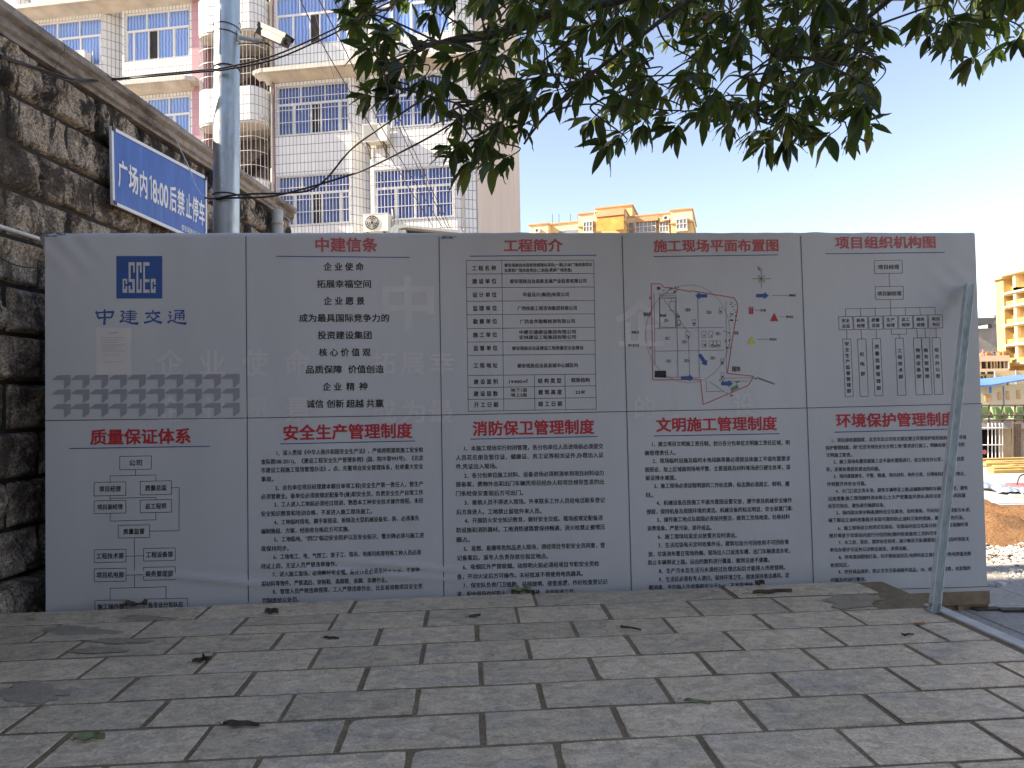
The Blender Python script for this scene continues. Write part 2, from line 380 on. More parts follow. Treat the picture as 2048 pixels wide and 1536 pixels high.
# border stones along the far edge, broken at the right corner
bu = -6.2; widths = [2.6, 1.75, 1.02, 1.28, 1.42, 1.05]
for w in widths:
    b = min(bu + w, 3.05); slab(bu, b, 4.724, 5.035 + U(-.004, .008)); bu = b
pv.obox(grid(-6.2, -3.2, -0.31), grid(9.31, 0, 0) - grid(0, 0, 0), grid(0, 8.22, 0) - grid(0, 0, 0), (0, 0, 0.3062), 1)     # bedding
for (x, y, rx, ry) in ((160, 1262, 85, 11), (55, 1385, 80, 22), (200, 1301, 70, 7), (1705, 1203, 62, 17), (290, 1236, 70, 6), (235, 1282, 60, 8)):  # mortar smeared over the slabs
    c = ground(x, y); ring = []; n = 90
    for k in range(n):
        an = 2 * math.pi * k / n; d = Vector((math.cos(an), math.sin(an), x * 0.37)); q = 0.85 + 0.55 * noise.noise(d * 1.1) + 0.30 * noise.noise(d * 3.3) + 0.14 * noise.noise(d * 9)
        ring.append(ground(x + rx * q * math.cos(an), y + ry * q * math.sin(an)))
    pv.add([(*p.xy, 0.0028) for p in ring] + [(*(p * 0.5 + c * 0.5).xy, 0.0062 + 0.001 * noise.noise(p * 20)) for p in ring] + [(*c.xy, 0.0065)], [(i, (i + 1) % n, n + (i + 1) % n, n + i) for i in range(n)] + [(n + i, n + (i + 1) % n, 2 * n) for i in range(n)], 2)
pave = pv.build('pavement', [MT['slab'], MT['grout'], MT['mortar'], plain('soiled_shaded_edge', (0.06, 0.05, 0.038), 0.95, var=0.4, scale=12)])  # slab sides: dirt and the shadow in the joints share one dark colour
pave.data.validate()
tag(pave, 'raised platform of worn grey stone pavers laid in running bond', 'pavement', kind='structure')
def kerb_mat():
    n = N('kerb_stone'); col = n.ramp(n.noise(9, 6), [(0.3, (0.44, 0.43, 0.40)), (0.7, (0.62, 0.60, 0.56))]); n.bump(n.noise(30), 0.3, 0.01); return n.out(col, 0.6)
MT['kerb'] = kerb_mat()
kb = M(); v1 = 4.43
while v1 > -3:
    v0 = v1 - 1.0; prof = [(3.02, -0.3), (3.022, 0.002), (3.026, 0.008), (3.107, 0.008), (3.112, 0.003), (3.112, -0.3)]
    ring0 = [grid(u, v0 + .004, z) for u, z in prof]; kb.prism(ring0, grid(0, v1 - v0 - .008) - grid(0, 0)); v1 = v0
tag(kb.build('kerb', MT['kerb']), 'pale stone edging along the right side of the paved platform', 'kerb', kind='structure')
lp = M(); 
for i in range(7):
    for j in range(6):
        u, v = 3.13 + i * 0.72, -1.2 + j * 1.28
        lp.obox(grid(u, v, -0.32 + U(0, .006)), grid(0.71, 0) - grid(0, 0), grid(0, 1.27) - grid(0, 0), (0, 0, 0.036))
tag(lp.build('lower_pavement', MT['concrete_grey']), 'cracked concrete paving below the platform on the right', 'paving', kind='structure')
# concrete site floor seen beyond the gravel
sf = M(); p = [(7.2, 10.2), (30, 10.2), (40, 16.6), (6.5, 16.6)]
sf.prism([(x, y, -0.30) for x, y in p], (0, 0, 0.035))
tag(sf.build('site_floor', MT['concrete_pale']), 'pale concrete working floor of the building site', 'floor', kind='structure')

# ------------------------------------------------------------------ hoarding board with printed banner
BA = Vector((-3.334, 4.873, 0)); PHI = 0.0725
BU = Vector((math.cos(PHI), math.sin(PHI), 0)); BN = Vector((math.sin(PHI), -math.cos(PHI), 0)); BW = 7.045
def bl(x, y):                                       # photograph measurement -> (along, height) on the board
    P = onplane(x, y, BA, BN); return ((P - BA).dot(BU), P.z)
def wave(s, z):
    w = 0.004 * noise.noise(Vector((s * 0.9, z * 0.5, 1.0))) + 0.003 * noise.noise(Vector((s * 2.6, z * 0.45, 5.0)))
    k = max(0.0, 1 - (z + 0.17) / 0.55)
    w += k * k * (0.020 * noise.noise(Vector((s * 1.5 + z * 2.0, z * 6.5, 9.0))) + 0.008 * noise.noise(Vector((s * 5 - z * 6, z * 9, 2.0))))
    t = max(0.0, (z - 2.45) / 0.22); w += t * t * 0.007 * noise.noise(Vector((s * 5, 0.3, 4.0)))
    cr = math.exp(-((s - 6.85) ** 2 + (z - 2.25) ** 2) / 0.05); w += 0.0025 * cr * math.sin((s + z) * 30)
    cl = math.exp(-((s - 0.15) ** 2 + (z - 2.6) ** 2) / 0.05); w += 0.0035 * cl * math.sin((s * 1.2 + z) * 30)
    for (sc_, zc, sl, wd) in ((1.15, 0.17, -0.13, 0.45), (2.25, 0.17, -0.10, 0.7), (2.5, 0.22, -0.12, 0.5)):
        d = (z - zc) - sl * (s - sc_); w += 0.017 * math.exp(-(d / 0.018) ** 2) * math.exp(-((s - sc_) / wd) ** 2)
    return w
def BP(s, z, lift=0.0):
    return BA + BU * s + BN * (wave(s, z) + lift) + Vector((0, 0, z))
hoard = thing('hoarding_board', (BA.x + BU.x * 3.5, BA.y + BU.y * 3.5, -0.3), 'long white hoarding printed with Chinese construction notices behind the stone platform', 'hoarding')
bm_ = M(); NS, NZ = 300, 120
def topz(s): return 2.672 + 0.006 * noise.noise(Vector((s * 1.7, 0, 8))) + 0.002 * noise.noise(Vector((s * 9, 0, 2)))
def botz(s): return -0.172 + 0.012 * noise.noise(Vector((s * 1.1, 0, 6)))
vs = []
for j in range(NZ + 1):
    for i in range(NS + 1):
        s = BW * i / NS; z = botz(s) + (topz(s) - botz(s)) * j / NZ; vs.append(BP(s, z))
for k, (dz, db) in enumerate(((0.012, 0.008), (0.019, 0.03), (0.014, 0.10))):             # rolled over the top edge
    for i in range(NS + 1):
        s = BW * i / NS
        q = noise.noise(Vector((s * 6, k * 0.2, 3)))
        vs.append(BP(s, topz(s)) + Vector((0, 0, dz + 0.006 * q * k)) - BN * (db))
R_ = NS + 1
fs = [(j * R_ + i, j * R_ + i + 1, (j + 1) * R_ + i + 1, (j + 1) * R_ + i) for j in range(NZ + 3) for i in range(NS)]
bm_.add(vs, fs)
for side in (0, BW):                                                                       # wrapped round both ends
    sv = []; n_ = 40
    for j in range(n_ + 1):
        z = botz(side) + (topz(side) - botz(side)) * j / n_
        p = BP(side, z); o = BU * (1 if side else -1)
        cr = 0.05 * max(0, (z - 2.4) / 0.27) ** 2 if not side else 0
        sv += [p, p - BN * 0.03 + o * (0.006 + cr), p - BN * 0.11 + o * (0.004 + cr * 1.3)]
    bm_.add(sv, [(3 * j + k, 3 * j + k + 1, 3 * j + 4 + k, 3 * j + 3 + k) if not side else (3 * j + k, 3 * j + 3 + k, 3 * j + 4 + k, 3 * j + k + 1) for j in range(n_) for k in (0, 1)])
bm_.build('banner', MT['banner'], hoard, True)
wf = M()
for i in range(11):
    s = 0.03 + i * (BW - 0.1) / 10; wf.obox(BA + BU * s - BN * 0.09 + Vector((0, 0, -0.3)), BU * 0.05, BN * 0.06, (0, 0, 2.93))
for z in (0.15, 0.9, 1.7, 2.5): wf.obox(BA + BU * 0.03 - BN * 0.105 + Vector((0, 0, z)), BU * (BW - 0.06), BN * 0.014, (0, 0, 0.09))
for i in range(6): 
    s = 0.03 + i * (BW - 0.1) / 5; p = BA + BU * s - BN * 0.1
    wf.tube([p + Vector((0, 0, 2.2)), p - BN * 1.3 + Vector((0, 0, -0.3))], 0.025, 8)
wf.build('timber_frame', MT['wood'], hoard)
rp = M()          # added unseen panel behind the board, keeps light off the lower stone wall
for k in range(18): rp.obox(BA - BN * (0.13 + 0.2 * k) + BU * (0.02 + 0.012 * (k % 2)) + Vector((0, 0, -0.3)), -BN * 0.199, BU * 0.012, (0, 0, 2.78))
rp.build('light_block_panel', plain('grey_sheet_metal', (0.16, 0.17, 0.18), 0.6), hoard)
pl = M()
pl.obox(BA + BU * 0.0 - BN * 0.07 + Vector((0, 0, -0.235)), BU * (BW + 0.005), BN * 0.085, (0, 0, 0.10))
pl.obox(BA + BU * 0.0 - BN * 0.075 + Vector((0, 0, -0.31)), BU * (BW + 0.02), BN * 0.055, (0, 0, 0.073))
for i in range(12): pl.obox(BA + BU * (0.2 + i * 0.6) - BN * 0.03 + Vector((0, 0, -0.31)), BU * 0.035, BN * 0.03, (0, 0, 0.074))
pl.build('plinth_boards', MT['wood'], hoard)

fc = bpy.data.curves.new('lettering_source', 'FONT'); fo = bpy.data.objects.new('lettering_source', fc)
fc.resolution_u = 3; fc.fill_mode = 'FRONT'
_gl = {}
def glyphs(text, bold):
    if (text, bold) not in _gl:
        fc.body = text; fc.offset = bold; fc.size = 1.0
        me = bpy.data.meshes.new_from_object(fo, depsgraph=None) if False else fo.to_mesh()
        v = np.empty(len(me.vertices) * 3); me.vertices.foreach_get('co', v); v = v.reshape(-1, 3)[:, :2].copy()
        f = [tuple(p.vertices) for p in me.polygons]; fo.to_mesh_clear(); _gl[(text, bold)] = (v, f)
    return _gl[(text, bold)]
COL.objects.link(fo)
class Ink:                                         # printed marks lying a hair above a surface
    def __init__(s, P, lift=0.0018): s.m = M(); s.P = P; s.lift = lift
    def text(s, t, a, b, em, bold=0.0, mid=0.37):  # a, b: left and right ends at mid height (s, z); em: character height
        v, f = glyphs(t, 0.0)
        if len(v) == 0: return
        x0, x1 = v[:, 0].min(), v[:, 0].max(); kx = (b[0] - a[0]) / (x1 - x0); sl = (b[1] - a[1]) / (b[0] - a[0])
        d = bold * 1.1
        for n_, (dx, dy) in enumerate([(0, 0)] + ([(d, d * .8), (-d, d * .8), (d, -d * .8), (-d, -d * .8)] if bold > 0.009 else [(bold * 3.2, 0), (-bold * 3.2, 0), (0, bold * 3.2)] if bold else [])):   # heavier strokes: the glyph printed again a hair to each side
            out = []
            for x, y in v:
                ss = a[0] + (x + dx - x0) * kx; zz = a[1] + (x - x0) * kx * sl + (y + dy - mid) * em; out.append(s.P(ss, zz, s.lift + 0.0001 * n_))
            s.m.add(out, f)
    def char(s, t, c, w, em, bold=0.0): s.text(t, (c[0] - w / 2, c[1]), (c[0] + w / 2, c[1]), em, bold)
    def line(s, a, b, w, step=0.06):
        a, b = Vector(a), Vector(b); L = (b - a).length
        if L < 1e-6: return
        n = max(1, int(L / step)); d = (b - a) / L; p = Vector((-d.y, d.x)) * (w / 2); vs = []
        for k in range(n + 1):
            q = a + (b - a) * k / n; vs += [s.P(q.x + p.x, q.y + p.y, s.lift), s.P(q.x - p.x, q.y - p.y, s.lift)]
        s.m.add(vs, [(2 * k, 2 * k + 1, 2 * k + 3, 2 * k + 2) for k in range(n)])
    def poly(s, pts): s.m.add([s.P(x, z, s.lift) for x, z in pts], [tuple(range(len(pts)))])
    def path(s, pts, w, closed=False):
        for a, b in zip(pts, pts[1:] + (pts[:1] if closed else [])):
            if a != b: s.line(a, b, w)
    def brush(s, pts, ws):                         # brush stroke with swelling width
        pts = [Vector((*p, 0)) for p in pts]; sp = spline(pts, 5); vs = []
        for k, q in enumerate(sp):
            t = sp[min(k + 1, len(sp) - 1)] - sp[max(k - 1, 0)]; t = t.normalized(); nrm = Vector((-t.y, t.x, 0))
            f_ = k / (len(sp) - 1) * (len(ws) - 1); i = min(int(f_), len(ws) - 2); w = ws[i] + (ws[i + 1] - ws[i]) * (f_ - i)
            vs += [s.P(q.x + nrm.x * w / 2, q.y + nrm.y * w / 2, s.lift), s.P(q.x - nrm.x * w / 2, q.y - nrm.y * w / 2, s.lift)]
        s.m.add(vs, [(2 * k, 2 * k + 1, 2 * k + 3, 2 * k + 2) for k in range(len(sp) - 1)])
    def done(s, name, mat, parent=None): return s.m.build(name, mat, parent)
MPP = 0.00368                                      # metres on the board per photograph pixel
def zoomer(ox, oy, k): return lambda x, y: bl(ox + x * k, oy + y * k)
def area(ox, oy, k, lines, em, bold, ink):
    q = zoomer(ox, oy, k)
    for (x0, y0, x1, y1, t) in lines: ink.text(t, q(x0, y0), q(x1, y1), em * k * MPP, bold)
K2, K3 = 420 / 1536, 400 / 1463
red = lambda: Ink(BP, 0.002)
def heading(ox, oy, k, t, x0, y0, x1, y1, em, rule, faded=False, rw=6.5):
    q = zoomer(ox, oy, k)
    i = Ink(BP); i.text(t, q(x0, y0), q(x1, y1), em * k * MPP * 1.08, 0.024); i.done('heading_lettering', MT['ink_red_faded' if faded else 'ink_red'], hoard)
    r = Ink(BP); r.line(q(rule[0], rule[1]), q(rule[2], rule[3]), rw * k * MPP); r.done('heading_rule', MT['ink_blue'], hoard)
# lower row headings
heading(80, 820, 500 / 1829, '质量保证体系', 370, 200, 1100, 190, 108, (215, 282, 1245, 265))
heading(480, 820, K2, '安全生产管理制度', 320, 168, 1258, 150, 108, (295, 248, 1282, 226))
heading(860, 820, K3, '消防保卫管理制度', 315, 137, 1198, 122, 106, (297, 213, 1225, 193))
heading(1220, 820, K2, '文明施工管理制度', 340, 110, 1218, 97, 104, (320, 190, 1240, 173))
heading(1590, 820, 410 / 1431, '环境保护管理制度', 290, 75, 1120, 63, 100, (275, 155, 1120, 132))
# upper row headings
heading(480, 440, 420 / 1613, '中建信条', 583, 192, 1053, 192, 108, (277, 279, 1305, 288), True)
heading(860, 440, 400 / 1536, '工程简介', 568, 198, 1017, 196, 98, (307, 278, 1279, 271), True)
heading(1220, 440, 420 / 1613, '施工现场平面布置图', 337, 200, 1290, 195, 98, (337, 281, 1290, 268), True)
heading(1590, 440, 410 / 1574, '项目组织机构图', 310, 175, 1077, 170, 98, (232, 260, 1150, 248), True)
P2L = [(268, 315, 1340, 290, '1、深入贯彻《中华人我共和国安全生产法》，严格按照建筑施工安全检'), (155, 380, 1340, 350, '查际期:08-2011)、《建设工程安全生产管理条例》(国、院中第993号)、《北京'),
 (155, 442, 1340, 412, '市建设工程施工现场管理办法》。点，先警项自安全管理体系，杜绝重大安全'), (155, 507, 245, 505, '事故。'), (258, 570, 1340, 540, '2、总包单位项目经理建本顺目单项工程)安全生产第一责任人，管生产'),
 (155, 635, 1340, 602, '必须管察全。备单位必须按规定配备专(兼)职安全员，负责安全生产自常工作'), (250, 692, 1340, 662, '3、工人进入工地前必须经过培训，熟悉本工种安全技术操作规程。未经'), (155, 760, 965, 740, '安全知识教育和培训合格，不准进入施工现场施工。'),
 (250, 822, 1310, 790, '4、工地临时用电、脚手架搭设、拆除及大型机械设备安、拆，必须事先'), (155, 888, 800, 870, '编制施组、方案，经验收合格后方可实施。'), (250, 947, 1345, 915, '5、工地临电、“四口”临边安全防护以及安全标识、警示牌必须与施工进'),
 (155, 1015, 357, 1012, '度保持同步。'), (245, 1075, 1323, 1040, '6、工地电工、电、气焊工、架子工、塔吊、电梯司机等特殊工种人员必须'), (155, 1143, 708, 1125, '持证上岗，无证人员严禁违章操作。'),
 (238, 1203, 1315, 1165, '7、讲入施工现场，必须戴好安全帽。高处作业必须系好安全带，不准抛'), (160, 1272, 1075, 1242, '掷材料等物件。严禁酒后、穿拖鞋、高跟鞋、赤脚、赤膊作业。'), (240, 1330, 1335, 1288, '8、管理人员严禁违章搭挥，工人严禁违章作业，比反者将粮项目安全奖'), (162, 1397, 430, 1385, '罚制度给以处罚。')]
P3L = [(250, 282, 1265, 265, '1、本施工现场实行封闭管理，各分包单位人员进场前必须提交'), (190, 350, 1268, 328, '人员花名册及暂住证、健康证、务工证等相关证件,办理出入证'), (190, 415, 490, 410, '件,凭证出入现场。'),
 (250, 480, 1270, 460, '2、各分包单位施工材料、设备进场必须附清单到项目材料动力'), (190, 545, 1272, 525, '部备案，携物外出和出门车辆凭项目经办人和项目领导签发的出'), (190, 612, 680, 605, '门条经保安查验后方可出门。'),
 (253, 678, 1278, 658, '3、推销人员不得进入现场。外来联系工作人员经电话联系登记'), (193, 747, 815, 738, '后方准进人。工地禁止留宿外来人员。'), (253, 810, 1262, 788, '4、开展防火安全知识教育，做好安全交底。现场按规定配备消'),
 (195, 880, 1280, 855, '防设施和消防器材。工地消防道路要保持畅通，消火栓禁止被埋压'), (195, 950, 290, 948, '圈占。'), (247, 1015, 1280, 988, '5、易燃、易爆等危险品进入现场，须经项目专职安全员同意，登'),
 (198, 1083, 862, 1068, '记备案后，派专人负责存放在指定地点。'), (240, 1150, 1237, 1123, '6、吸烟区外严禁吸烟。动用明火前必须经项目专职安全员检'), (198, 1220, 1117, 1195, '查，开动火证后方可操作。未经批准不得使用电热器具。'),
 (243, 1285, 1298, 1255, '7、保安队负责门卫值勤、站岗放哨、夜查巡逻，作好检查登记记'), (200, 1350, 1065, 1325, '录，配合现场作好防火、防盗、防爆破、治安检查工作。')]
P4L = [(307, 250, 1313, 238, '1、建立项目文明施工责任制，划分各分包单位文明施工责任区域，明'), (253, 315, 480, 312, '确管理责任人。'), (312, 373, 1318, 355, '2、现场临时设施及临时水电线路等需必须按总体施工平面布置要求'),
 (257, 437, 1318, 418, '图搭设，加上区域做到场地平整、主要道路及材料堆场进行硬化处率，深'), (260, 497, 483, 495, '留设排水坡度。'), (322, 556, 1313, 540, '3、施工现场必须设程明游的二作标志牌，标志牌必须周正、鲜明、醒'),
 (265, 622, 313, 622, '目。'), (340, 680, 1330, 660, '4、机械设备应按施工平面市置图设置安放，遵守悬挂机械安全操作'), (268, 745, 1335, 720, '规程，保持机身及周围环境的清洁。机械设备的标志明显，安全装置门事:'),
 (345, 803, 1315, 780, '5、操作施工地点及周围必须保持整洁，做到工完场地清。杜绝材料'), (273, 866, 742, 860, '浪费现象。严禁污染、损坏成品。'), (350, 927, 925, 915, '6、施工现场垃圾定点放置并及时清运。'),
 (352, 990, 1307, 965, '7、生活垃圾每天定时收集外运，建筑垃圾分可回收和不可回收堆'), (280, 1055, 1318, 1028, '放，垃圾池布置在现场西侧。现场出入口设洗车槽，出门车辆清洗车轮，'), (280, 1117, 1165, 1095, '防止车辆带泥上路。运出的散料进行覆盖，做到沿途不遣撒。'),
 (358, 1178, 1280, 1150, '8、生产污水及生活污水须经过处理达标后才能排入市政管网。'), (358, 1240, 1313, 1208, '9、生活区必须有专人清扫，保持环境卫生，宿舍保持清洁通风，定'), (285, 1300, 1055, 1278, '期消毒，平均每人住房面积不少于2m²，不准搭通铺。')]
P5L = [(257, 212, 1195, 190, '1、项目部依据国家、北京市及公司有关规定建立环境保护组织机构，健全环境'), (213, 265, 1182, 240, '保护管理制度，按“北京市绿色安全文明工地”要求进行施工，明确各级管理人员的'), (217, 315, 397, 313, '文明施工职责。'),
 (268, 362, 1180, 340, '2、施工现场布置依据施工总平面布置图进行，设立综合办公室，接待来访居'), (220, 415, 590, 410, '民，妥善处理居民提出的问题。'), (270, 463, 1187, 443, '3、场内道路硬化、平整、畅通，场内材料、构件分类、分规格码放在指定地点，'),
 (223, 518, 495, 513, '作到整齐并安全可靠。'), (283, 567, 1205, 543, '4、大门口设立洗车池，避免车辆带泥上路;运输散碎物料车辆覆盖严密，避免'), (230, 620, 1190, 595, '沿途遗撒;施工现场随时洒水降尘;土方严密覆盖并洒水;高处垃圾使用封闭容器'), (230, 670, 625, 663, '运至垃圾站，避免高空抛掷垃圾。'),
 (288, 718, 1220, 695, '5、场内雨水排水畅通;厕所设立化粪池，及时清掏，不向市政管道排放污水;机'), (233, 770, 1180, 750, '械下部设立油料收集瓶并采取可靠的防止油料污染的措施，避免油料的污染。'), (298, 825, 1208, 798, '6、施工现场设立封闭式垃圾站、垃圾站内设立垃圾分捡池，的垃圾随时清'),
 (238, 878, 1060, 858, '理并堆放于垃圾站内进行分捡回收;随时检查做到工完料尽场地清。'), (303, 925, 1215, 900, '7、木工房、泵房、搅拌站全封闭，减少噪音污染;确需夜间施工的及时到有关'), (243, 977, 787, 965, '单位办理许可证并公示附近居民，求得谅解。'),
 (305, 1028, 1230, 1003, '8、所有夜间照明灯具，均不照射居民区;电焊时设立遮光罩，避免电焊弧光照'), (247, 1083, 375, 1080, '射居民区。'), (303, 1130, 1225, 1103, '9、作好成品保护，防止交叉污染或破坏成品。10、项目定期检查，对发现的'), (250, 1187, 495, 1180, '问题及时进行整改。')]
for (o, k, L, em) in (((480, 820), K2, P2L, 41), ((860, 820), K3, P3L, 42), ((1220, 820), K2, P4L, 41), ((1590, 820), 410 / 1431, P5L, 34)):
    i = Ink(BP); area(o[0], o[1], k, L, em, 0.006, i); i.done('rules_lettering', MT['ink_black'], hoard)
i = Ink(BP)
area(480, 440, 420 / 1613, [(645, 360, 950, 360, '企 业 使 命'), (592, 492, 1005, 492, '拓展幸福空间'), (645, 622, 955, 622, '企 业 愿 景'), (455, 753, 1145, 753, '成为最具国际竞争力的'), (597, 885, 1010, 885, '投资建设集团'),
 (608, 1017, 1003, 1016, '核 心 价 值 观'), (508, 1149, 783, 1148, '品质保障'), (832, 1147, 1105, 1145, '价值创造'), (637, 1281, 780, 1280, '企 业'), (818, 1280, 880, 1280, '精'), (916, 1278, 978, 1277, '神'),
 (512, 1413, 640, 1412, '诚信'), (667, 1412, 797, 1411, '创新'), (818, 1411, 950, 1410, '超越'), (972, 1409, 1103, 1408, '共赢')], 66, 0.016, i)
i.done('motto_lettering', MT['ink_black'], hoard)
# project table
q = zoomer(860, 440, 400 / 1536); kk = 400 / 1536 * MPP; i = Ink(BP)
yl = [312, 415, 520, 624, 728, 834, 938, 1040, 1194, 1288, 1378, 1469]; yr = [309, 411, 515, 619, 721, 824, 926, 1030, 1184, 1273, 1364, 1452]
XL = lambda y: 278 + (y - 312) * 16 / 1157; XR = lambda y: 1257 + (y - 309) * 19 / 1143
def ty(k, x): return yl[k] + (yr[k] - yl[k]) * (x - 278) / 985
for k in range(12): i.line(q(XL(yl[k]), yl[k]), q(XR(yr[k]), yr[k]), 3.2 * kk)
i.line(q(278, 312), q(294, 1469), 3.2 * kk); i.line(q(1257, 309), q(1276, 1452), 3.2 * kk); i.line(q(551, 311), q(567, 1464), 3 * kk)
i.line(q(801, 1189), q(805, 1460), 3 * kk); i.line(q(1035, 1187), q(1040, 1456), 3 * kk)
for (x0, y, x1, t) in ((323, 371, 507, '工 程 名 称'), (325, 472, 509, '建 设 单 位'), (327, 576, 511, '设 计 单 位'), (329, 679, 513, '监 理 单 位'), (331, 780, 515, '勘 察 单 位'), (331, 883, 515, '施 工 单 位'), (334, 985, 518, '监 督 单 位'), (335, 1118, 518, '工 程 地 址'),
                       (337, 1243, 521, '建 设 面 积'), (337, 1335, 521, '建 设 层 数'), (340, 1420, 523, '开 工 日 期'), (829, 1236, 1008, '结 构 类 型'), (832, 1323, 1012, '建 筑 高 度'), (833, 1413, 1013, '竣 工 日 期')):
    i.text(t, q(x0, y), q(x1, y - 2), 43 * kk, 0.014)
for (x0, y0, x1, y1, em, t) in ((571, 348, 1240, 343, 31, '都安瑶族自治县新型城镇化项目(一期)文体广场改造项目'), (571, 388, 1087, 384, 31, '及翠屏广场改造项目(二标段:翠屏广场改造)'), (613, 472, 1200, 468, 36, '都安瑶族自治县新发展产业投资有限公司'), (713, 574, 1066, 572, 36, '华蓝设计(集团)有限公司'),
                            (672, 679, 1127, 676, 36, '广西桂能工程咨询集团有限公司'), (690, 780, 1112, 777, 36, '广西金斧勘察检测有限公司'), (686, 862, 1119, 859, 35, '中建交通建设集团有限公司'), (686, 902, 1119, 899, 35, '宏林建设工程集团有限公司'),
                            (630, 986, 1177, 981, 34, '都安瑶族自治县建设工程质量安全监督站'), (671, 1120, 1134, 1115, 37, '都安瑶族自治县县城中心城区内'), (608, 1242, 750, 1239, 34, '19400㎡'), (1083, 1230, 1226, 1229, 40, '框架结构'),
                            (622, 1308, 745, 1306, 33, '地下1层'), (622, 1345, 745, 1343, 33, '地上5层'), (1117, 1323, 1192, 1321, 33, '23米')):
    i.text(t, q(x0, y0), q(x1, y1), em * kk, 0.012)
i.done('project_table', MT['ink_black'], hoard)
# quality chart
q = zoomer(80, 820, 500 / 1829); kk = 500 / 1829 * MPP; i = Ink(BP)
def rect(x0, y0, x1, y1, sk=-0.02, w=3.4):
    d = sk * (x1 - x0); i.path([q(x0, y0), q(x1, y0 + d), q(x1, y1 + d), q(x0, y1)], w * kk, True)
for (x0, y0, x1, y1, t, fr, em) in ((583, 340, 815, 437, '公司', 0.40, 46), (396, 530, 628, 629, '项目经理', 0.68, 43), (733, 522, 963, 622, '质量总监', 0.68, 43), (396, 665, 628, 758, '项目副经理', 0.8, 40), (733, 659, 963, 752, '总工程师', 0.67, 43), (572, 844, 803, 937, '质量监督', 0.67, 43),
                                (397, 1023, 629, 1116, '工程技术部', 0.86, 44), (759, 1013, 990, 1105, '工程设备部', 0.85, 44), (397, 1162, 630, 1256, '项目机电部', 0.86, 44), (759, 1151, 990, 1245, '商务管理部', 0.86, 44), (400, 1394, 632, 1490, '施工操作部', 0.85, 44), (762, 1382, 1082, 1470, '各专业分包队伍', 0.8, 44)):
    rect(x0, y0, x1, y1); c = (x0 + x1) / 2; h = (x1 - x0) * fr / 2; y = (y0 + y1) / 2 - 0.01 * (x1 - x0)
    i.text(t, q(c - h, y + 0.02 * h), q(c + h, y - 0.02 * h), em * kk, 0.014)
for a in ((700, 437, 700, 475), (513, 482, 848, 475), (513, 482, 513, 530), (848, 475, 848, 520), (513, 628, 513, 665), (513, 646, 848, 639), (848, 639, 848, 657), (513, 758, 513, 813), (513, 813, 848, 803), (848, 752, 848, 803), (963, 569, 1018, 567), (1018, 567, 1018, 883), (803, 886, 1018, 883),
          (690, 937, 693, 1300), (629, 1070, 759, 1066), (630, 1208, 759, 1204), (513, 1305, 924, 1292), (513, 1305, 513, 1392), (924, 1292, 924, 1380)):
    i.line(q(a[0], a[1]), q(a[2], a[3]), 3.4 * kk)
i.done('quality_chart', MT['ink_black'], hoard)
# organisation chart
q = zoomer(1590, 440, 410 / 1574); kk = 410 / 1574 * MPP; i = Ink(BP)
for pts in (((608, 312), (822, 308), (825, 408), (611, 412)), ((615, 512), (829, 508), (832, 608), (619, 612)), ((335, 743), (443, 741), (447, 842), (338, 843)), ((450, 741), (557, 739), (561, 839), (454, 841)), ((565, 739), (671, 737), (675, 838), (568, 840)), ((679, 737), (785, 735), (788, 836), (682, 838)), ((794, 735), (901, 733), (905, 834), (797, 836)),
            ((908, 732), (1016, 730), (1020, 830), (911, 833)), ((1024, 729), (1131, 727), (1136, 828), (1028, 831)), ((366, 915), (429, 914), (447, 1357), (386, 1358)), ((480, 914), (544, 913), (562, 1353), (500, 1355)), ((592, 912), (655, 911), (675, 1349), (612, 1350)), ((768, 908), (830, 907), (851, 1345), (787, 1346)),
            ((907, 906), (969, 905), (991, 1341), (929, 1343)), ((971, 905), (1032, 904), (1053, 1340), (992, 1341)), ((1051, 904), (1114, 903), (1136, 1338), (1072, 1341))):
    i.path([q(*p) for p in pts], 3.2 * kk, True)
for a in ((720, 412, 725, 510), (730, 610, 735, 735), (388, 682, 1075, 670), (388, 682, 391, 742), (503, 680, 506, 740), (615, 678, 617, 738), (844, 674, 848, 734), (957, 672, 962, 731), (1075, 670, 1078, 728), (396, 843, 399, 915), (507, 841, 512, 914), (622, 840, 625, 911), (738, 838, 740, 878), (740, 878, 855, 876), (853, 835, 855, 876), (798, 877, 800, 907), (934, 833, 940, 905), (997, 832, 1001, 904), (1082, 830, 1085, 903)):
    i.line(q(a[0], a[1]), q(a[2], a[3]), 3.2 * kk)
for (x0, x1, y, em, t) in ((637, 798, 362, 41, '项目经理'), (631, 815, 566, 40, '项目副经理')): i.text(t, q(x0, y), q(x1, y - 2), em * kk, 0.012)
for (c, y, a_, b_) in ((391, 793, '安全', '总监'), (505, 790, '机电', '经理'), (619, 788, '质量', '总监'), (733, 787, '生产', '经理'), (848, 784, '总工', '程师'), (964, 783, '商务', '经理'), (1080, 780, '项目', '书记')):
    i.text(a_, q(c - 31, y - 20), q(c + 29, y - 21), 33 * kk, 0.012); i.text(b_, q(c - 29, y + 22), q(c + 31, y + 21), 33 * kk, 0.012)
for (x0, x1, y0, y1, t) in ((398, 415, 950, 1312, '安全生产监督管理部'), (514, 521, 1030, 1180, '机电部'), (628, 642, 972, 1290, '质量监督管理部'), (802, 812, 1003, 1203, '工程技术部'), (942, 952, 1000, 1200, '物质设备部'), (1004, 1015, 1000, 1199, '商务管理部'), (1087, 1098, 997, 1198, '综合办公室')):
    for k, ch in enumerate(t):
        u = k / (len(t) - 1); x = x0 + (x1 - x0) * u; y = y0 + (y1 - y0) * u; i.text(ch, q(x - 16, y), q(x + 16, y), 36 * kk, 0.012)
i.done('organisation_chart', MT['ink_black'], hoard)
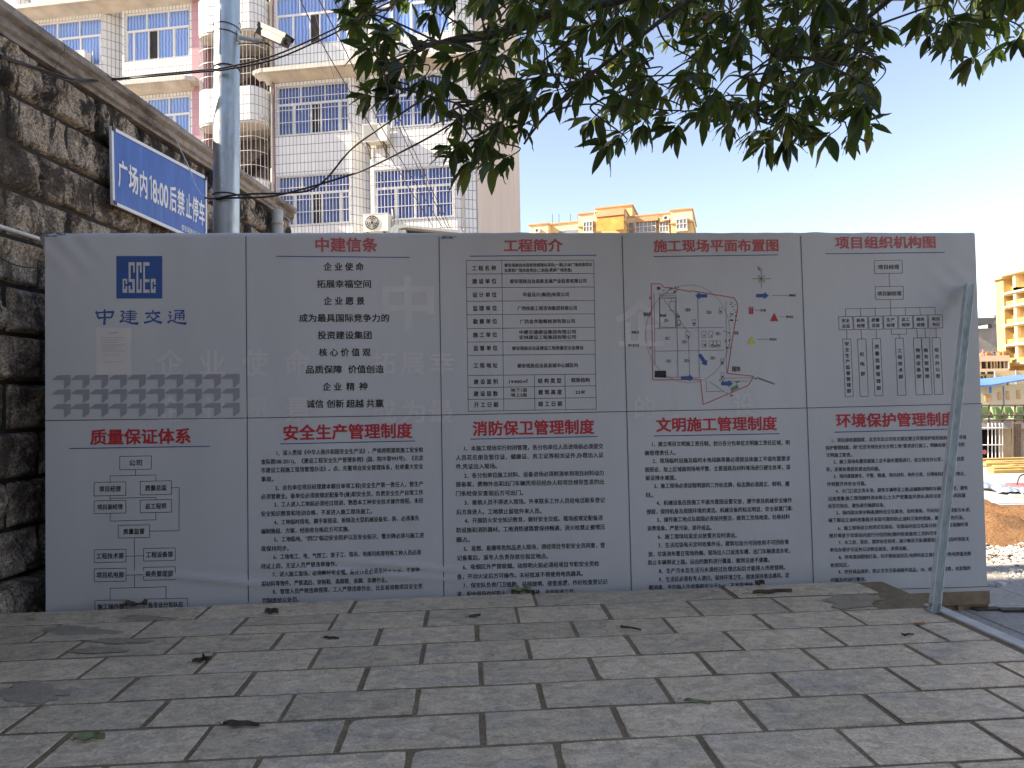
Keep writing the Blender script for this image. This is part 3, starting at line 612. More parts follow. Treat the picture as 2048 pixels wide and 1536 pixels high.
# emblem and wordmark of the first panel
q = zoomer(80, 440, 500 / 1920); kk = 500 / 1920 * MPP
e = Ink(BP, 0.0015); n_ = 12
for a in range(n_):
    for b in range(n_):
        x0, x1, y0, y1 = 587 + 353 * a / n_, 587 + 353 * (a + 1) / n_, 277 + 326 * b / n_, 277 + 326 * (b + 1) / n_
        e.poly([q(x0, y1), q(x1, y1), q(x1, y0), q(x0, y0)])
emb = e.done('emblem', MT['ink_blue'], hoard)
e = Ink(BP, 0.004)
for (x0, y0, x1, y1) in ((637, 452, 648, 560), (648, 452, 672, 466), (660, 466, 672, 492), (648, 530, 672, 560), (660, 508, 672, 530), (683, 325, 730, 350), (683, 350, 698, 455), (718, 350, 730, 405), (683, 455, 730, 478), (712, 478, 730, 535), (683, 535, 730, 560), (683, 505, 697, 535),
                     (743, 325, 783, 350), (743, 350, 757, 535), (770, 350, 783, 405), (743, 535, 783, 560), (770, 455, 783, 535), (795, 325, 843, 352), (795, 352, 808, 560), (808, 455, 843, 478), (808, 535, 843, 560), (853, 452, 866, 560), (866, 452, 890, 475), (878, 475, 890, 497), (866, 532, 890, 560), (878, 512, 890, 532)):
    e.poly([q(x0, y1), q(x1, y1), q(x1, y0), q(x0, y0)])
e.done('emblem_letters', MT['ink_ghost'], emb)
w = Ink(BP)
def st(*p, ws=(12, 15, 12)): w.brush([q(*a) for a in p], [x * kk for x in ws])
st((427, 706), (450, 712), (500, 708), (572, 707), ws=(20, 12, 12, 22)); st((438, 712), (446, 745), (460, 757), ws=(13, 14, 18)); st((560, 712), (553, 740), (540, 752), ws=(13, 14, 14)); st((452, 753), (500, 749), (548, 750), ws=(16, 11, 14)); st((497, 686), (498, 740), (494, 806), ws=(13, 15, 20))
for (x0, y, x1) in ((662, 702, 735), (650, 718, 748), (658, 734, 738), (655, 749, 742), (660, 764, 735)): st((x0, y + 2), ((x0 + x1) / 2, y), (x1, y - 1), ws=(7, 8, 8))
st((695, 690), (694, 740), (692, 783), ws=(10, 9, 10)); st((618, 702), (645, 706), (628, 732), ws=(10, 11, 9)); st((622, 736), (644, 742), (632, 768), (612, 784), ws=(9, 11, 10, 14)); st((614, 785), (650, 776), (700, 792), (755, 795), ws=(10, 9, 12, 22))
st((862, 692), (872, 706), ws=(9, 16)); st((808, 718), (860, 716), (925, 712), ws=(16, 11, 18)); st((846, 728), (834, 742), (820, 752), ws=(9, 11, 15)); st((884, 726), (902, 736), (916, 748), ws=(9, 12, 16)); st((848, 742), (880, 772), (936, 790), ws=(9, 12, 22)); st((898, 742), (866, 772), (800, 790), ws=(11, 12, 18))
st((990, 702), (1008, 714), ws=(10, 14)); st((984, 733), (1006, 738), (996, 760), ws=(9, 11, 9)); st((980, 790), (1012, 770), (1050, 788), (1125, 796), ws=(18, 10, 11, 22)); st((1030, 697), (1075, 696), (1106, 697), (1086, 711), ws=(10, 9, 12, 8)); st((1042, 716), (1041, 745), (1036, 772), ws=(9, 10, 11)); st((1042, 718), (1075, 716), (1108, 717), ws=(8, 8, 10)); st((1107, 717), (1106, 745), (1103, 770), ws=(9, 10, 10)); st((1042, 734), (1106, 733), ws=(7, 7)); st((1042, 750), (1106, 749), ws=(7, 7)); st((1074, 716), (1074, 768), ws=(8, 8))
w.done('wordmark_lettering', MT['ink_blue'], hoard)
pt = Ink(BP, 0.003)
for r in range(3):
    for c in range(10):
        x, y = 92 + 144.2 * c, 1228 + 111 * r - 1.0 * c
        for P_ in ([(0, 0), (44, -35), (144, -38), (94, 0)], [(94, 0), (144, -38), (144, 34), (94, 70)]): pt.poly([q(x + a, y + b) for a, b in P_][::-1])
pt.done('arrow_pattern', MT['ink_grey'], hoard)
gh = Ink(BP, 0.0012)
for (t, x, y, em, wd) in (('企', 1000, 1100, 210, 195), ('业', 1322, 1100, 210, 190), ('使', 1655, 1100, 210, 190), ('命', 1975, 1100, 210, 190), ('企', 1000, 1455, 200, 190), ('业', 1322, 1455, 200, 190), ('愿', 1660, 1455, 200, 190), ('景', 1985, 1455, 200, 190)):
    gh.text(t, q(x - wd / 2, y), q(x + wd / 2, y), em * kk, 0.02)
q2 = zoomer(480, 440, 420 / 1613); k2 = 420 / 1613 * MPP
for (t, x, y, em, wd) in (('中', 1290, 640, 430, 380), ('拓', 1105, 1100, 190, 175), ('展', 1325, 1100, 190, 175), ('幸', 1550, 1100, 190, 175), ('成', 1105, 1470, 190, 175), ('为', 1330, 1470, 190, 175), ('最', 1545, 1470, 190, 175), ('的', 3110, 1440, 190, 150), ('投', 3330, 1440, 190, 150), ('设', 3870, 1420, 190, 150), ('企', 3075, 800, 400, 360)):
    gh.text(t, q2(x - wd / 2, y), q2(x + wd / 2, y), em * k2, 0.02)
gh.done('ghost_lettering', MT['ink_ghost'], hoard)
pp = Ink(BP, 0.0010); n_ = 8
for a in range(n_):
    for b in range(n_):
        x0, x1, y0, y1 = 432 + 268 * a / n_, 432 + 268 * (a + 1) / n_, 828 + 362 * b / n_, 828 + 362 * (b + 1) / n_
        pp.poly([q(x0, y1), q(x1, y1), q(x1, y0), q(x0, y0)])
ppo = pp.done('faded_notice', MT['paper'], hoard)
pl_ = Ink(BP, 0.0022)
for k in range(7): pl_.line(q(470, 905 + 17 * k), q(655 - (k % 3) * 30, 904 + 17 * k), 2 * kk)
pl_.line(q(470, 1037), q(610, 1036), 2 * kk); pl_.line(q(485, 1090), q(650, 1089), 2 * kk); pl_.line(q(530, 868), q(600, 866), 5 * kk)
pl_.done('notice_print', MT['ink_grey'], ppo)
# blue paint smear and taped patch at the top edge
sm = Ink(BP, 0.002)
for k in range(22):
    x, y = U(45, 165), U(98, 130); 
    if k > 18: x, y = U(165, 205), U(100, 112)
    r = U(6, 15); sm.poly([q(x + r * 1.6 * math.cos(a) * U(.6, 1.1), y + r * .6 * math.sin(a) * U(.6, 1.1)) for a in np.arange(0, 6.28, 0.7)][::-1])
q3 = zoomer(860, 440, 400 / 1536)
for k in range(16):
    x, y = U(85, 195), U(128, 142) + 0; r = U(6, 13); sm.poly([q3(x + r * 1.8 * math.cos(a) * U(.6, 1.1), y + r * .6 * math.sin(a) * U(.6, 1.1)) for a in np.arange(0, 6.28, 0.7)][::-1])
sm.done('scraped_patch', plain('scraped_patch', (0.17, 0.23, 0.31), 0.7, var=0.4, scale=20), hoard)
# panel joints
jn = Ink(BP, 0.0026)
for (x0, y0, x1, y1) in ((492, 472, 497, 1204), (878, 474, 888, 1195), (1244, 472, 1263, 1182), (1601, 472, 1627, 1170)): jn.line(bl(x0, y0), bl(x1, y1), 0.0055)
for (x0, y0, x1, y1) in ((90, 841, 493, 836), (493, 836, 884, 830), (884, 830, 1252, 823), (1252, 823, 1612, 816), (1612, 816, 1964, 807), (1795, 1178, 1978, 1173)): jn.line(bl(x0, y0), bl(x1, y1), 0.0048)
jn.done('panel_joints', MT['grey_dark'], hoard)
# site plan
q = zoomer(1220, 440, 420 / 1613); kk = 420 / 1613 * MPP
i = Ink(BP, 0.0026)
i.path([q(*p) for p in ((317, 490), (388, 490), (412, 516), (470, 521), (620, 551), (625, 543), (780, 570), (953, 598), (972, 628), (981, 655), (978, 700), (960, 790), (938, 925), (901, 1178), (1103, 1200), (1063, 1270), (715, 1418), (695, 1226), (328, 1228))], 5.5 * kk, True)
for (x, y) in ((308, 598), (308, 715), (308, 982)): i.poly([q(x - 4, y + 14), q(x + 8, y), q(x - 4, y - 14)])
i.poly([q(918, 1354), q(945, 1354), q(932, 1337)][::1]); i.poly([q(1229, 777), q(1292, 777), q(1260, 712)])
for x in (1068, 1086): i.poly([q(x, 724), q(x + 13, 724), q(x + 13, 672), q(x, 672)])
for x in (1066, 1084): i.line(q(x, 668), q(x + 12, 666), 4 * kk)
i.done('site_plan_boundary', MT['ink_red'], hoard)
i = Ink(BP, 0.0022)
for a in ((672, 560, 687, 1205), (512, 700, 523, 1208), (340, 832, 872, 825), (340, 1008, 877, 999), (345, 1207, 700, 1210), (370, 568, 510, 565), (338, 560, 345, 1110)): i.line(q(a[0], a[1]), q(a[2], a[3]), 6 * kk)
i.done('site_plan_roads', MT['ink_mid'], hoard)
i = Ink(BP, 0.0024)
c = (610, 875); i.path([q(c[0] + 318 * math.cos(a) * (1.06 if math.cos(a) < 0 else .98), c[1] + 376 * math.sin(a)) for a in np.arange(0, 6.25, 0.12)], 2.0 * kk, True)
for a in ((383, 603, 500, 603), (500, 603, 503, 825), (503, 825, 385, 822), (385, 822, 383, 603), (380, 585, 380, 840), (508, 580, 508, 830), (380, 580, 508, 583), (380, 590, 508, 597), (458, 625, 498, 625), (458, 625, 460, 695), (460, 695, 498, 697), (415, 612, 600, 860), (600, 900, 612, 1190), (740, 1230, 740, 1318), (760, 1240, 905, 1335), (740, 1318, 870, 1316), (870, 1214, 1100, 1212), (870, 1240, 1060, 1237), (865, 850, 920, 868), (890, 620, 893, 1180), (470, 625, 470, 600), (1243, 580, 1360, 580), (1110, 692, 1150, 692), (1297, 744, 1340, 744), (1130, 916, 1222, 916), (1090, 453, 1235, 451), (1162, 370, 1163, 525)):
    i.line(q(a[0], a[1]), q(a[2], a[3]), 2.4 * kk)
for (x, y) in ((838, 675), (582, 858), (705, 853), (757, 853), (707, 927), (762, 928), (790, 928), (816, 928), (850, 1065), (853, 1170), (520, 770), (635, 765)):
    w_, h_ = (20, 45) if y in (675, 1065, 1170, 770, 765) else (30, 50)
    i.path([q(x, y), q(x + w_, y), q(x + w_, y + h_), q(x, y + h_)], 2.2 * kk, True)
    for k in range(3): i.line(q(x + U(2, w_ - 9), y + h_ - U(3, 26)), q(x + U(10, w_), y + h_ - U(3, 26)), 5 * kk)
for (x0, x1, y0, y1, n_) in ((395, 530, 515, 560, 16), (912, 978, 620, 775, 22), (890, 920, 860, 990, 12), (505, 535, 710, 745, 6), (1108, 1120, 1210, 1230, 4), (838, 870, 1222, 1240, 5), (955, 985, 1242, 1255, 3)):
    for k in range(n_): x, y = U(x0, x1), U(y0, y1); i.line(q(x, y), q(x + U(-11, 11), y + U(-11, 11)), U(4, 9) * kk)
i.poly([q(342, 1208), q(432, 1212), q(430, 1157), q(344, 1158)])
for (x0, x1, y, em, t) in ((362, 388, 525, 26, '围挡'), (575, 616, 691, 27, '工区四'), (738, 779, 709, 27, '工区五'), (385, 430, 734, 24, '商业楼'), (415, 455, 773, 26, '工区一'), (422, 463, 909, 26, '工区二'), (551, 592, 936, 26, '工区六'), (808, 850, 873, 26, '工区八'), (430, 472, 1084, 26, '工区三'), (567, 609, 1081, 26, '工区七'), (768, 809, 1060, 26, '工区九'),
                            (258, 312, 725, 34, '围挡墙'), (166, 222, 863, 24, '用地红线'), (138, 223, 963, 22, '地下室红线'), (955, 985, 868, 30, '红线'), (938, 998, 1145, 44, '围挡'), (1372, 1427, 579, 22, '道路标志'), (1153, 1195, 693, 24, '灭火器'), (1351, 1405, 744, 22, '警告标志'), (1226, 1279, 917, 22, '禁止标志')):
    i.text(t, q(x0, y), q(x1, y), em * kk, 0.008)
i.text('N', q(1136, 372), q(1152, 372), 52 * kk)
for k in range(15): i.line(q(1132 + 9 * k, 1205 + 3.2 * k), q(1136 + 9 * k, 1222 + 3.0 * k), 4 * kk)
i.done('site_plan_drawing', MT['ink_black'], hoard)
i = Ink(BP, 0.003)
for (x, y, an, L) in ((655, 583, math.pi, 90), (1218, 581, 0, 95), (640, 1213, 0, 95), (943, 1257, 0, 90), (742, 1117, math.radians(57), 100)):
    ca, sa = math.cos(an), math.sin(an)
    pts = [(0, 0), (-34, 28), (-34, 14), (-L, 12), (-L, -12), (-34, -14), (-34, -28)]
    i.poly([q(x + a * ca - b * sa, y + a * sa + b * ca) for a, b in pts])
i.done('site_plan_arrows', MT['ink_blue'], hoard)
i = Ink(BP, 0.003); i.poly([q(1056, 950), q(1116, 950), q(1087, 888)]); y_ = i.done('warning_triangle', MT['ink_yellow'], hoard)
i = Ink(BP, 0.005); i.line(q(1087, 912), q(1087, 930), 5 * kk); i.line(q(1087, 936), q(1087, 942), 5 * kk); i.done('exclamation_mark', MT['ink_ghost'], y_)
i = Ink(BP, 0.003)
for k in range(8):
    a = k * math.pi / 4; i.line(q(1162, 452), q(1162 + (62 if k % 2 == 0 else 40) * math.cos(a), 452 + (62 if k % 2 == 0 else 40) * math.sin(a)), 5 * kk)
i.poly([q(925, 1290), q(978, 1262), q(987, 1292), q(932, 1318)][::-1]); i.done('compass_rose', MT['ink_green'], hoard)

# leaning steel prop
sp = thing('steel_prop', (2.645, 4.38, 0), 'pale galvanised steel channel leaning against the right end of the hoarding', 'prop')
p0 = ground(1865, 1222); p1 = onplane(1936, 570, BA + BN * 0.03, BN)
ax = (p1 - p0); side = BU * 0.062; dep = ax.cross(side).normalized() * 0.04; o = p0 - side / 2
pm = M(); pm.obox(o, ax, side, dep * 0.1); pm.obox(o, ax, side * 0.06, -dep); pm.obox(o + side * 0.94, ax, side * 0.06, -dep)
pm.build('channel', MT['galv_dull'], sp)
fp = M(); fp.obox(p0 - side * 0.55 + Vector((0, -0.05, 0.001)), side * 1.1, (0, 0.085, 0), (0, 0, 0.006)); fp.obox(p0 - side * 0.5 + Vector((0, -0.018, 0.007)), side * 1.0, (0, 0.006, 0), (0, 0, 0.055)); fp.obox(p0 - side * 0.5 + Vector((0, -0.05, 0.06)), side * 1.0, (0, 0.035, -0.006), (0, 0, 0.004))
fp.build('foot_plate', MT['galv'], sp)

# ------------------------------------------------------------------ stone boundary wall on the left
WM = 0.0772; WX0 = -4.15
WD = Vector((WM, 1, 0)).normalized(); WN = Vector((1, -WM, 0)).normalized()
def WP(Y, z, o=0.0):                                # point on the wall face at distance Y, o metres proud of it
    return Vector((WX0 + WM * Y, Y, z)) + WN * o
def onwall(x, y, o=0.0): return onplane(x, y, WP(5, 0, o), WN)
WEND = 10.25
def stone_mat():
    n = N('rock_faced_stone'); f = n.noise(42, 10, 0.85)
    col = n.ramp(f, [(0.38, (0.11, 0.085, 0.062)), (0.5, (0.42, 0.345, 0.27)), (0.61, (0.80, 0.70, 0.58))])
    v = n.mapping((1.6, 1.6, 0.75), rot=(0.0, 0.5, 0.3))
    l1 = n.ramp(n.noise(2.3, 11, 0.78, v, 0.5), [(0.455, (0, 0, 0)), (0.525, (1, 1, 1))])
    z = n.n.new('ShaderNodeSeparateXYZ'); n.link(n.tc.outputs['Object'], z.inputs[0])
    hi = n.ramp(n.math('MULTIPLY', z.outputs['Z'], 0.2), [(0.60, (0.70, 0.70, 0.70)), (0.84, (0.95, 0.95, 0.95))])
    col = n.mix(n.math('MULTIPLY', l1, hi), col, (0.022, 0.021, 0.021))
    sp_ = n.ramp(n.noise(75, 3, 0.6), [(0.54, (0, 0, 0)), (0.62, (1, 1, 1))]); col = n.mix(n.math('MULTIPLY', sp_, 0.65), col, (0.03, 0.028, 0.027))
    n.bump(n.noise(38, 8, 0.7), 0.7, 0.02); return n.out(col, 0.95, 0, 0.2)
MT['stone'] = stone_mat()
def coping_mat():
    n = N('weathered_coping'); f = n.noise(14, 9, 0.7)
    col = n.ramp(f, [(0.3, (0.26, 0.225, 0.20)), (0.7, (0.44, 0.39, 0.35))])
    l1 = n.ramp(n.noise(3.2, 9, 0.75, n.mapping((1, 0.35, 1.4))), [(0.46, (0, 0, 0)), (0.62, (1, 1, 1))])
    col = n.mix(n.math('MULTIPLY', l1, 0.8), col, (0.075, 0.062, 0.056))
    n.bump(n.noise(30, 7), 0.4, 0.01); return n.out(col, 0.9, 0, 0.2)
MT['coping'] = coping_mat()
MT['joint'] = plain('dark_joint', (0.045, 0.038, 0.032), 0.95, var=0.4, scale=14)
wall = thing('stone_wall', (WX0 + WM * 6, 6, -0.3), 'tall rock-faced stone wall with black lichen, left of the hoarding', 'wall')
st_ = M(); COURSES = [0.165 + 0.3655 * k for k in range(11)]; ZT = 4.195
def rock(y0, y1, z0, z1, seed):
    W, H = y1 - y0, z1 - z0; nx_, nz_ = (34, 20) if y0 < 8 else (20, 12)
    vs = []; off = U(-0.012, 0.012); amp = U(0.035, 0.068); tilt = U(-0.45, 0.45); tz = U(-0.5, 0.3)
    for j in range(nz_ + 1):
        for i in range(nx_ + 1):
            u, w = i / nx_, j / nz_; yy, zz = y0 + W * u, z0 + H * w
            e = min(u * W, (1 - u) * W, w * H, (1 - w) * H)
            k = min(max((e - 0.007) / 0.026, 0), 1); k = k * k * (3 - 2 * k)
            p = Vector((yy * 5.0, zz * 6.0, seed * 3.1))
            r = noise.fractal(p, 0.9, 2.1, 4); ridge = abs(noise.noise(Vector((yy * 3.3 + zz * 1.8, zz * 3.6, seed * 7.7))))
            o = off + k * amp * (0.62 + 0.75 * r + 0.9 * ridge + tilt * (u - 0.5) + tz * (w - 0.5))
            o += 0.006 * noise.noise(Vector((yy * 40, zz * 40, seed)))
            if e < 1e-6: o = -0.03
            vs.append(WP(yy, zz, o))
    R2 = nx_ + 1
    st_.add(vs, [(j * R2 + i, j * R2 + i + 1, (j + 1) * R2 + i + 1, (j + 1) * R2 + i) for j in range(nz_) for i in range(nx_)])
seed = 0
for c in range(len(COURSES)):
    z0 = COURSES[c]; z1 = z0 + 0.3655 if c < 10 else ZT
    if c == 10: z1 = ZT
    if z1 - z0 < 0.1: continue
    y = 5.375 - 0.635 * 9 - (0.315 if c % 2 else 0.0)
    while y < WEND:
        a, b = max(y, 0.6), min(y + 0.635, WEND)
        if b - a > 0.08: rock(a + 0.014, b - 0.014, z0 + 0.009, z1 - 0.009, seed)
        y += 0.635 + (U(-.015, .015) if y > 6.2 else 0); seed += 1
st_.build('stone_facing', MT['stone'], wall, True)
bk = M()
bk.obox(WP(0.5, -0.35, -0.45), WD * (WEND - 0.5) * math.sqrt(1 + WM * WM), WN * 0.438, (0, 0, 4.54))
bk.build('wall_core', MT['joint'], wall)
ft = M(); prof = [(-0.2, -0.35), (0.17, -0.35), (0.17, 0.02), (0.13, 0.13), (0.02, 0.163), (-0.2, 0.163)]
ft.prism([WP(0.5, z, o) for o, z in prof], WD * (WEND - 0.4)); ft.build('footing', MT['stone'], wall)
cp = M(); y = 0.5
prof = [(-0.5, 4.195), (0.055, 4.195), (0.06, 4.225), (0.085, 4.245), (0.09, 4.30), (0.125, 4.325), (0.135, 4.335), (0.135, 4.392), (0.125, 4.402), (-0.5, 4.42)]
while y < WEND:
    b = min(y + 1.25, WEND + 0.06); n_ = 8; rows = []
    for k in range(n_ + 1):
        yy = y + 0.003 + (b - y - 0.006) * k / n_
        rows.append([WP(yy, z + 0.0035 * noise.noise(Vector((yy * 4, z * 9, 1))), o + 0.005 * noise.noise(Vector((yy * 5, z * 11, 7)))) for o, z in prof])
    m_ = len(prof); cp.add([p for r in rows for p in r], [(k * m_ + i, k * m_ + (i + 1) % m_, (k + 1) * m_ + (i + 1) % m_, (k + 1) * m_ + i) for k in range(n_) for i in range(m_)] + [tuple(range(m_))[::-1], tuple(range(n_ * m_, n_ * m_ + m_))])
    y = b
cp.build('coping', MT['coping'], wall)
dp = M(); P_ = WP(9.55, 0, 0.16); dp.tube([(P_.x, P_.y, -0.3), (P_.x, P_.y, 4.16)], 0.075, 14)
for z in (0.9, 2.6, 3.95): dp.tube([(P_.x, P_.y, z), (P_.x, P_.y, z + 0.05)], 0.084, 14)
dp.build('drainpipe', MT['pvc'], wall, True)
cd = M(); cd.tube([WP(1.2, 2.735, 0.16), WP(5.0, 2.727, 0.15), WP(6.8, 2.715, 0.14)], 0.016, 10)
for yy in (2.5, 4.2, 5.35, 6.3): cd.tube([WP(yy, 2.725, 0.15), WP(yy + 0.05, 2.725, 0.15)], 0.022, 10); cd.tube([WP(yy, 2.725, 0.15), WP(yy, 2.725, -0.01)], 0.006, 6)
cd.build('conduit', MT['pipe_white'], wall, True)

# blue notice board hung on the wall
bs = thing('notice_sign', WP(6.9, 3.3, 0.1), 'blue rectangular parking notice with white Chinese lettering on the stone wall', 'sign')
SP = {k: onwall(*p, o=0.11) for k, p in dict(tl=(224, 258), bl=(227, 405), tr=(411, 357), br=(411, 487)).items()}
def SS(u, v, lift=0.0):                             # u along, v up, both 0..1
    a = SP['bl'].lerp(SP['br'], u); b = SP['tl'].lerp(SP['tr'], u); return a.lerp(b, v) + WN * lift
sm_ = M(); c4 = [SS(0, 0), SS(1, 0), SS(1, 1), SS(0, 1)]; sm_.prism([p - WN * 0.012 for p in c4], WN * 0.012); sm_.build('sign_panel', MT['sign_blue'], bs)
fr = M()
def sbar(u0, v0, u1, v1): fr.prism([SS(u0, v0, -0.016), SS(u1, v0, -0.016), SS(u1, v1, -0.016), SS(u0, v1, -0.016)], WN * 0.024)
sbar(-0.012, -0.03, 1.012, 0.015); sbar(-0.012, 0.985, 1.012, 1.03); sbar(-0.012, 0.015, 0.006, 0.985); sbar(0.994, 0.015, 1.012, 0.985)
fr.build('sign_frame', MT['sign_white'], bs)
for u, v in ((0.004, 0.0), (0.004, 1.0), (0.996, 1.0), (0.996, 0.0)): cn = M(); cn.prism([SS(u - .012, v - .025, .008), SS(u + .012, v - .025, .008), SS(u + .012, v + .025, .008), SS(u - .012, v + .025, .008)], WN * 0.01); cn.build('corner_cap', MT['grey_dark'], bs)
for u in (0.1, 0.5, 0.9):
    for v in (0.15, 0.85): br_ = M(); p = SS(u, v, -0.016); br_.tube([p, p - WN * 0.12], 0.008, 6); br_.build('fixing_bolt', MT['rust'], bs)
sl_ = Ink(SS, 0.003)
xs0 = 0.075
for t, u0, u1, em in (('广', .045, .125, .40), ('场', .14, .225, .40), ('内', .245, .315, .40), ('8:00', .373, .535, .46), ('后', .555, .63, .40), ('禁', .645, .725, .40), ('止', .745, .815, .40), ('停', .825, .90, .40), ('车', .912, .985, .40)):
    sl_.text(t, (u0, 0.44), (u1, 0.44), em, 0.022)
sl_.poly([(.352, .285), (.3625, .285), (.3625, .625), (.354, .625)]); sl_.poly([(.339, .545), (.339, .58), (.3535, .625), (.352, .575)][::-1]); sl_.text('都安瑶族自治县', (0.69, 0.085), (0.93, 0.075), 0.095, 0.01)
sl_.done('sign_lettering', MT['sign_white'], bs)

# ------------------------------------------------------------------ steel pole with camera, overhead cables
PX, PY = at(452.5, 400, 6.1).xy
pole = thing('steel_pole', (PX, PY, -0.3), 'thick galvanised steel pole rising behind the hoarding beside the blue sign', 'pole')
def polx(z): return PX + 0.012 * (z - 3.2), PY
pm = M(); zz = [-0.3 + 0.2 * k for k in range(45)]; pm.tube([(*polx(z), z) for z in zz], [0.112 - 0.0016 * (z - 3) for z in zz], 40); pm.build('shaft', MT['galv'], pole, True)
pb = M(); pb.tube([(*polx(-0.3), -0.3), (*polx(-0.3), -0.27)], 0.24, 24); 
for k in range(4):
    a = k * math.pi / 2 + .4; pb.tube([(PX + .19 * math.cos(a), PY + .19 * math.sin(a), -0.27), (PX + .19 * math.cos(a), PY + .19 * math.sin(a), -0.2)], 0.014, 6)
pb.build('base_plate', MT['galv_dull'], pole)
def wrap(z0, z1, turns=1.0, r=0.116):
    pts = []; pw = M()
    for k in range(41):
        a = 2 * math.pi * turns * k / 40; z = z0 + (z1 - z0) * k / 40; x, y = polx(z); pts.append((x + r * math.cos(a), y + r * math.sin(a), z))
    pw.tube(pts, 0.0035, 5); pw.build('binding_wire', MT['thin_wire'], pole, True)
wrap(at(450, 46, PY).z, at(450, 60, PY).z); wrap(at(450, 60, PY).z, at(450, 75, PY).z, 1.0)
for y in (141, 394): z = at(450, y, PY).z; wrap(z, z + 0.012, 2)
sg = M(); x, y = polx(4.5)
for (ya, yb) in ((0, 20), (32, 120)):
    za, zb = at(450, yb, PY).z, at(450, ya, PY).z; sg.tube([(polx(za)[0] - 0.018, PY - 0.112, za), (polx(zb)[0] - 0.018, PY - 0.111, zb)], 0.004, 5)
sg.build('weld_seam', MT['white_paint'], pole, True)

zc = at(482, 75, PY).z; xc = polx(zc)[0] + 0.11
ccam = thing('security_camera', (xc, PY, zc), 'grey box security camera on a short arm fixed to the steel pole', 'security camera')
m = M(); m.box(xc - 0.004, xc + 0.008, PY - 0.04, PY + 0.04, zc - 0.04, zc + 0.045); m.build('mount_plate', MT['galv_dull'], ccam)
e1 = at(526, 83, PY - 0.06); m = M(); m.tube([(xc, PY, zc), e1], [0.02, 0.016], 12); m.tube([e1, e1 + Vector((0.005, 0, 0.055))], 0.014, 10); m.build('bracket_arm', MT['galv_dull'], ccam, True)
f0 = at(522, 62, PY - 0.02); f1 = at(572, 84, PY - 0.13); ax = (f1 - f0).normalized(); sy = ax.cross(Vector((0, 0, 1))).normalized(); sz = sy.cross(ax).normalized()
if sz.z < 0: sz = -sz
L_ = (f1 - f0).length
MT['cam_grey'] = plain('camera_grey', (0.10, 0.098, 0.092), 0.5, var=0.08); MT['cam_dark'] = plain('camera_front', (0.06, 0.06, 0.062), 0.3, var=0.1)
m = M(); m.obox(f0 - sy * 0.05 - sz * 0.04, ax * L_, sy * 0.1, sz * 0.09); m.build('housing', MT['cam_grey'], ccam)
m = M(); m.obox(f0 - sy * 0.058 + sz * 0.053 - ax * 0.008, ax * (L_ + 0.035), sy * 0.116, sz * 0.006)
for sgn in (-1, 1): m.obox(f0 + sy * (0.054 * sgn - 0.002) + sz * 0.02 - ax * 0.008, ax * (L_ + 0.03), sy * 0.004, sz * 0.034)
m.build('sunshield', MT['cam_grey'], ccam)
m = M(); m.obox(f1 - sy * 0.047 - sz * 0.037 + ax * 0.0005, ax * 0.008, sy * 0.094, sz * 0.084); fr_ = m.build('front_glass', MT['cam_dark'], ccam)
m = M(); m.tube([f1 + ax * 0.008, f1 + ax * 0.018], [0.026, 0.024], 16); m.build('lens', MT['cam_dark'], fr_, True)
m = M(); m.tube(spline([f0 - sz * 0.0, f0 + Vector((-0.05, 0, -0.01)), f0 + Vector((-0.05, -0.02, -0.09)), e1 + Vector((-0.03, 0, 0.0)), e1 + Vector((0.07, -0.02, -0.05)), e1 + Vector((0.10, -0.03, -0.085)), e1 + Vector((0.05, -0.02, -0.03)), e1 + Vector((-0.05, 0.01, -0.01)), Vector((xc, PY, zc - 0.06))]), 0.004, 6); m.build('lead', MT['black_cable'], ccam, True)

def cable(name, pts, r, label, mat='black_cable', group='overhead cables and wires', n=10):
    P_ = [p if isinstance(p, Vector) else at(*p) for p in pts]
    m = M(); m.tube(spline(P_, n), r, 6); o = m.build(name, MT[mat], None, True); return tag(o, label, 'cable', group)
w0 = [onwall(0, 110, 0.10), onwall(51, 128, 0.10), onwall(148, 158, 0.16)]
cable('overhead_cable', w0 + [(210, 158, 6.05), (300, 150, 5.98), (410, 140, 5.95), (450, 135, 5.93), (545, 112, 5.9), (640, 71, 5.85), (720, 32, 5.8), (800, -6, 5.7), (980, -95, 5.4)], 0.0085, 'upper of two black cables sagging past the pole under the camera')
cable('overhead_cable', [onwall(0, 114, 0.10), onwall(60, 134, 0.10), onwall(146, 163, 0.16), (215, 160, 6.05), (300, 153, 5.98), (410, 143, 5.95), (450, 139, 5.93), (547, 119, 5.9), (640, 80, 5.85), (720, 41, 5.8), (800, 5, 5.7), (980, -80, 5.4)], 0.0085, 'lower of two black cables sagging past the pole under the camera')
cable('overhead_cable', [(410, 396, 6.3), (432, 397, 5.98), (455, 392, 5.97), (500, 388, 6.0), (575, 386, 6.1), (620, 380, 6.1), (655, 355, 6.1), (700, 301, 6.0), (760, 256, 5.9), (850, 196, 5.6), (930, 150, 5.2), (1010, 80, 4.9)], 0.0085, 'thick black cable rising steeply from the pole foot into the left of the tree')
cable('overhead_cable', [(432, 399, 5.98), (455, 396, 5.97), (540, 393, 6.0), (620, 374, 6.1), (690, 353, 6.1), (725, 341, 6.0), (780, 315, 5.9), (870, 268, 5.7), (955, 213, 5.4), (1050, 150, 5.1), (1150, 70, 4.9)], 0.0085, 'long black cable rising gently from the pole foot to the middle of the tree')
cable('thin_wire', [(590, -25, 9), (640, 80, 10), (722, 220, 12), (790, 330, 14), (866, 453, 17.2)], 0.0085, 'leftmost thin wire slanting down to the kiosk roof', 'thin_wire')
cable('thin_wire', [(625, -25, 9.2), (690, 100, 10.4), (763, 254, 12.6), (830, 365, 14.8), (885, 455, 17.3)], 0.0085, 'thin slanting wire just right of the leftmost one above the kiosk', 'thin_wire')
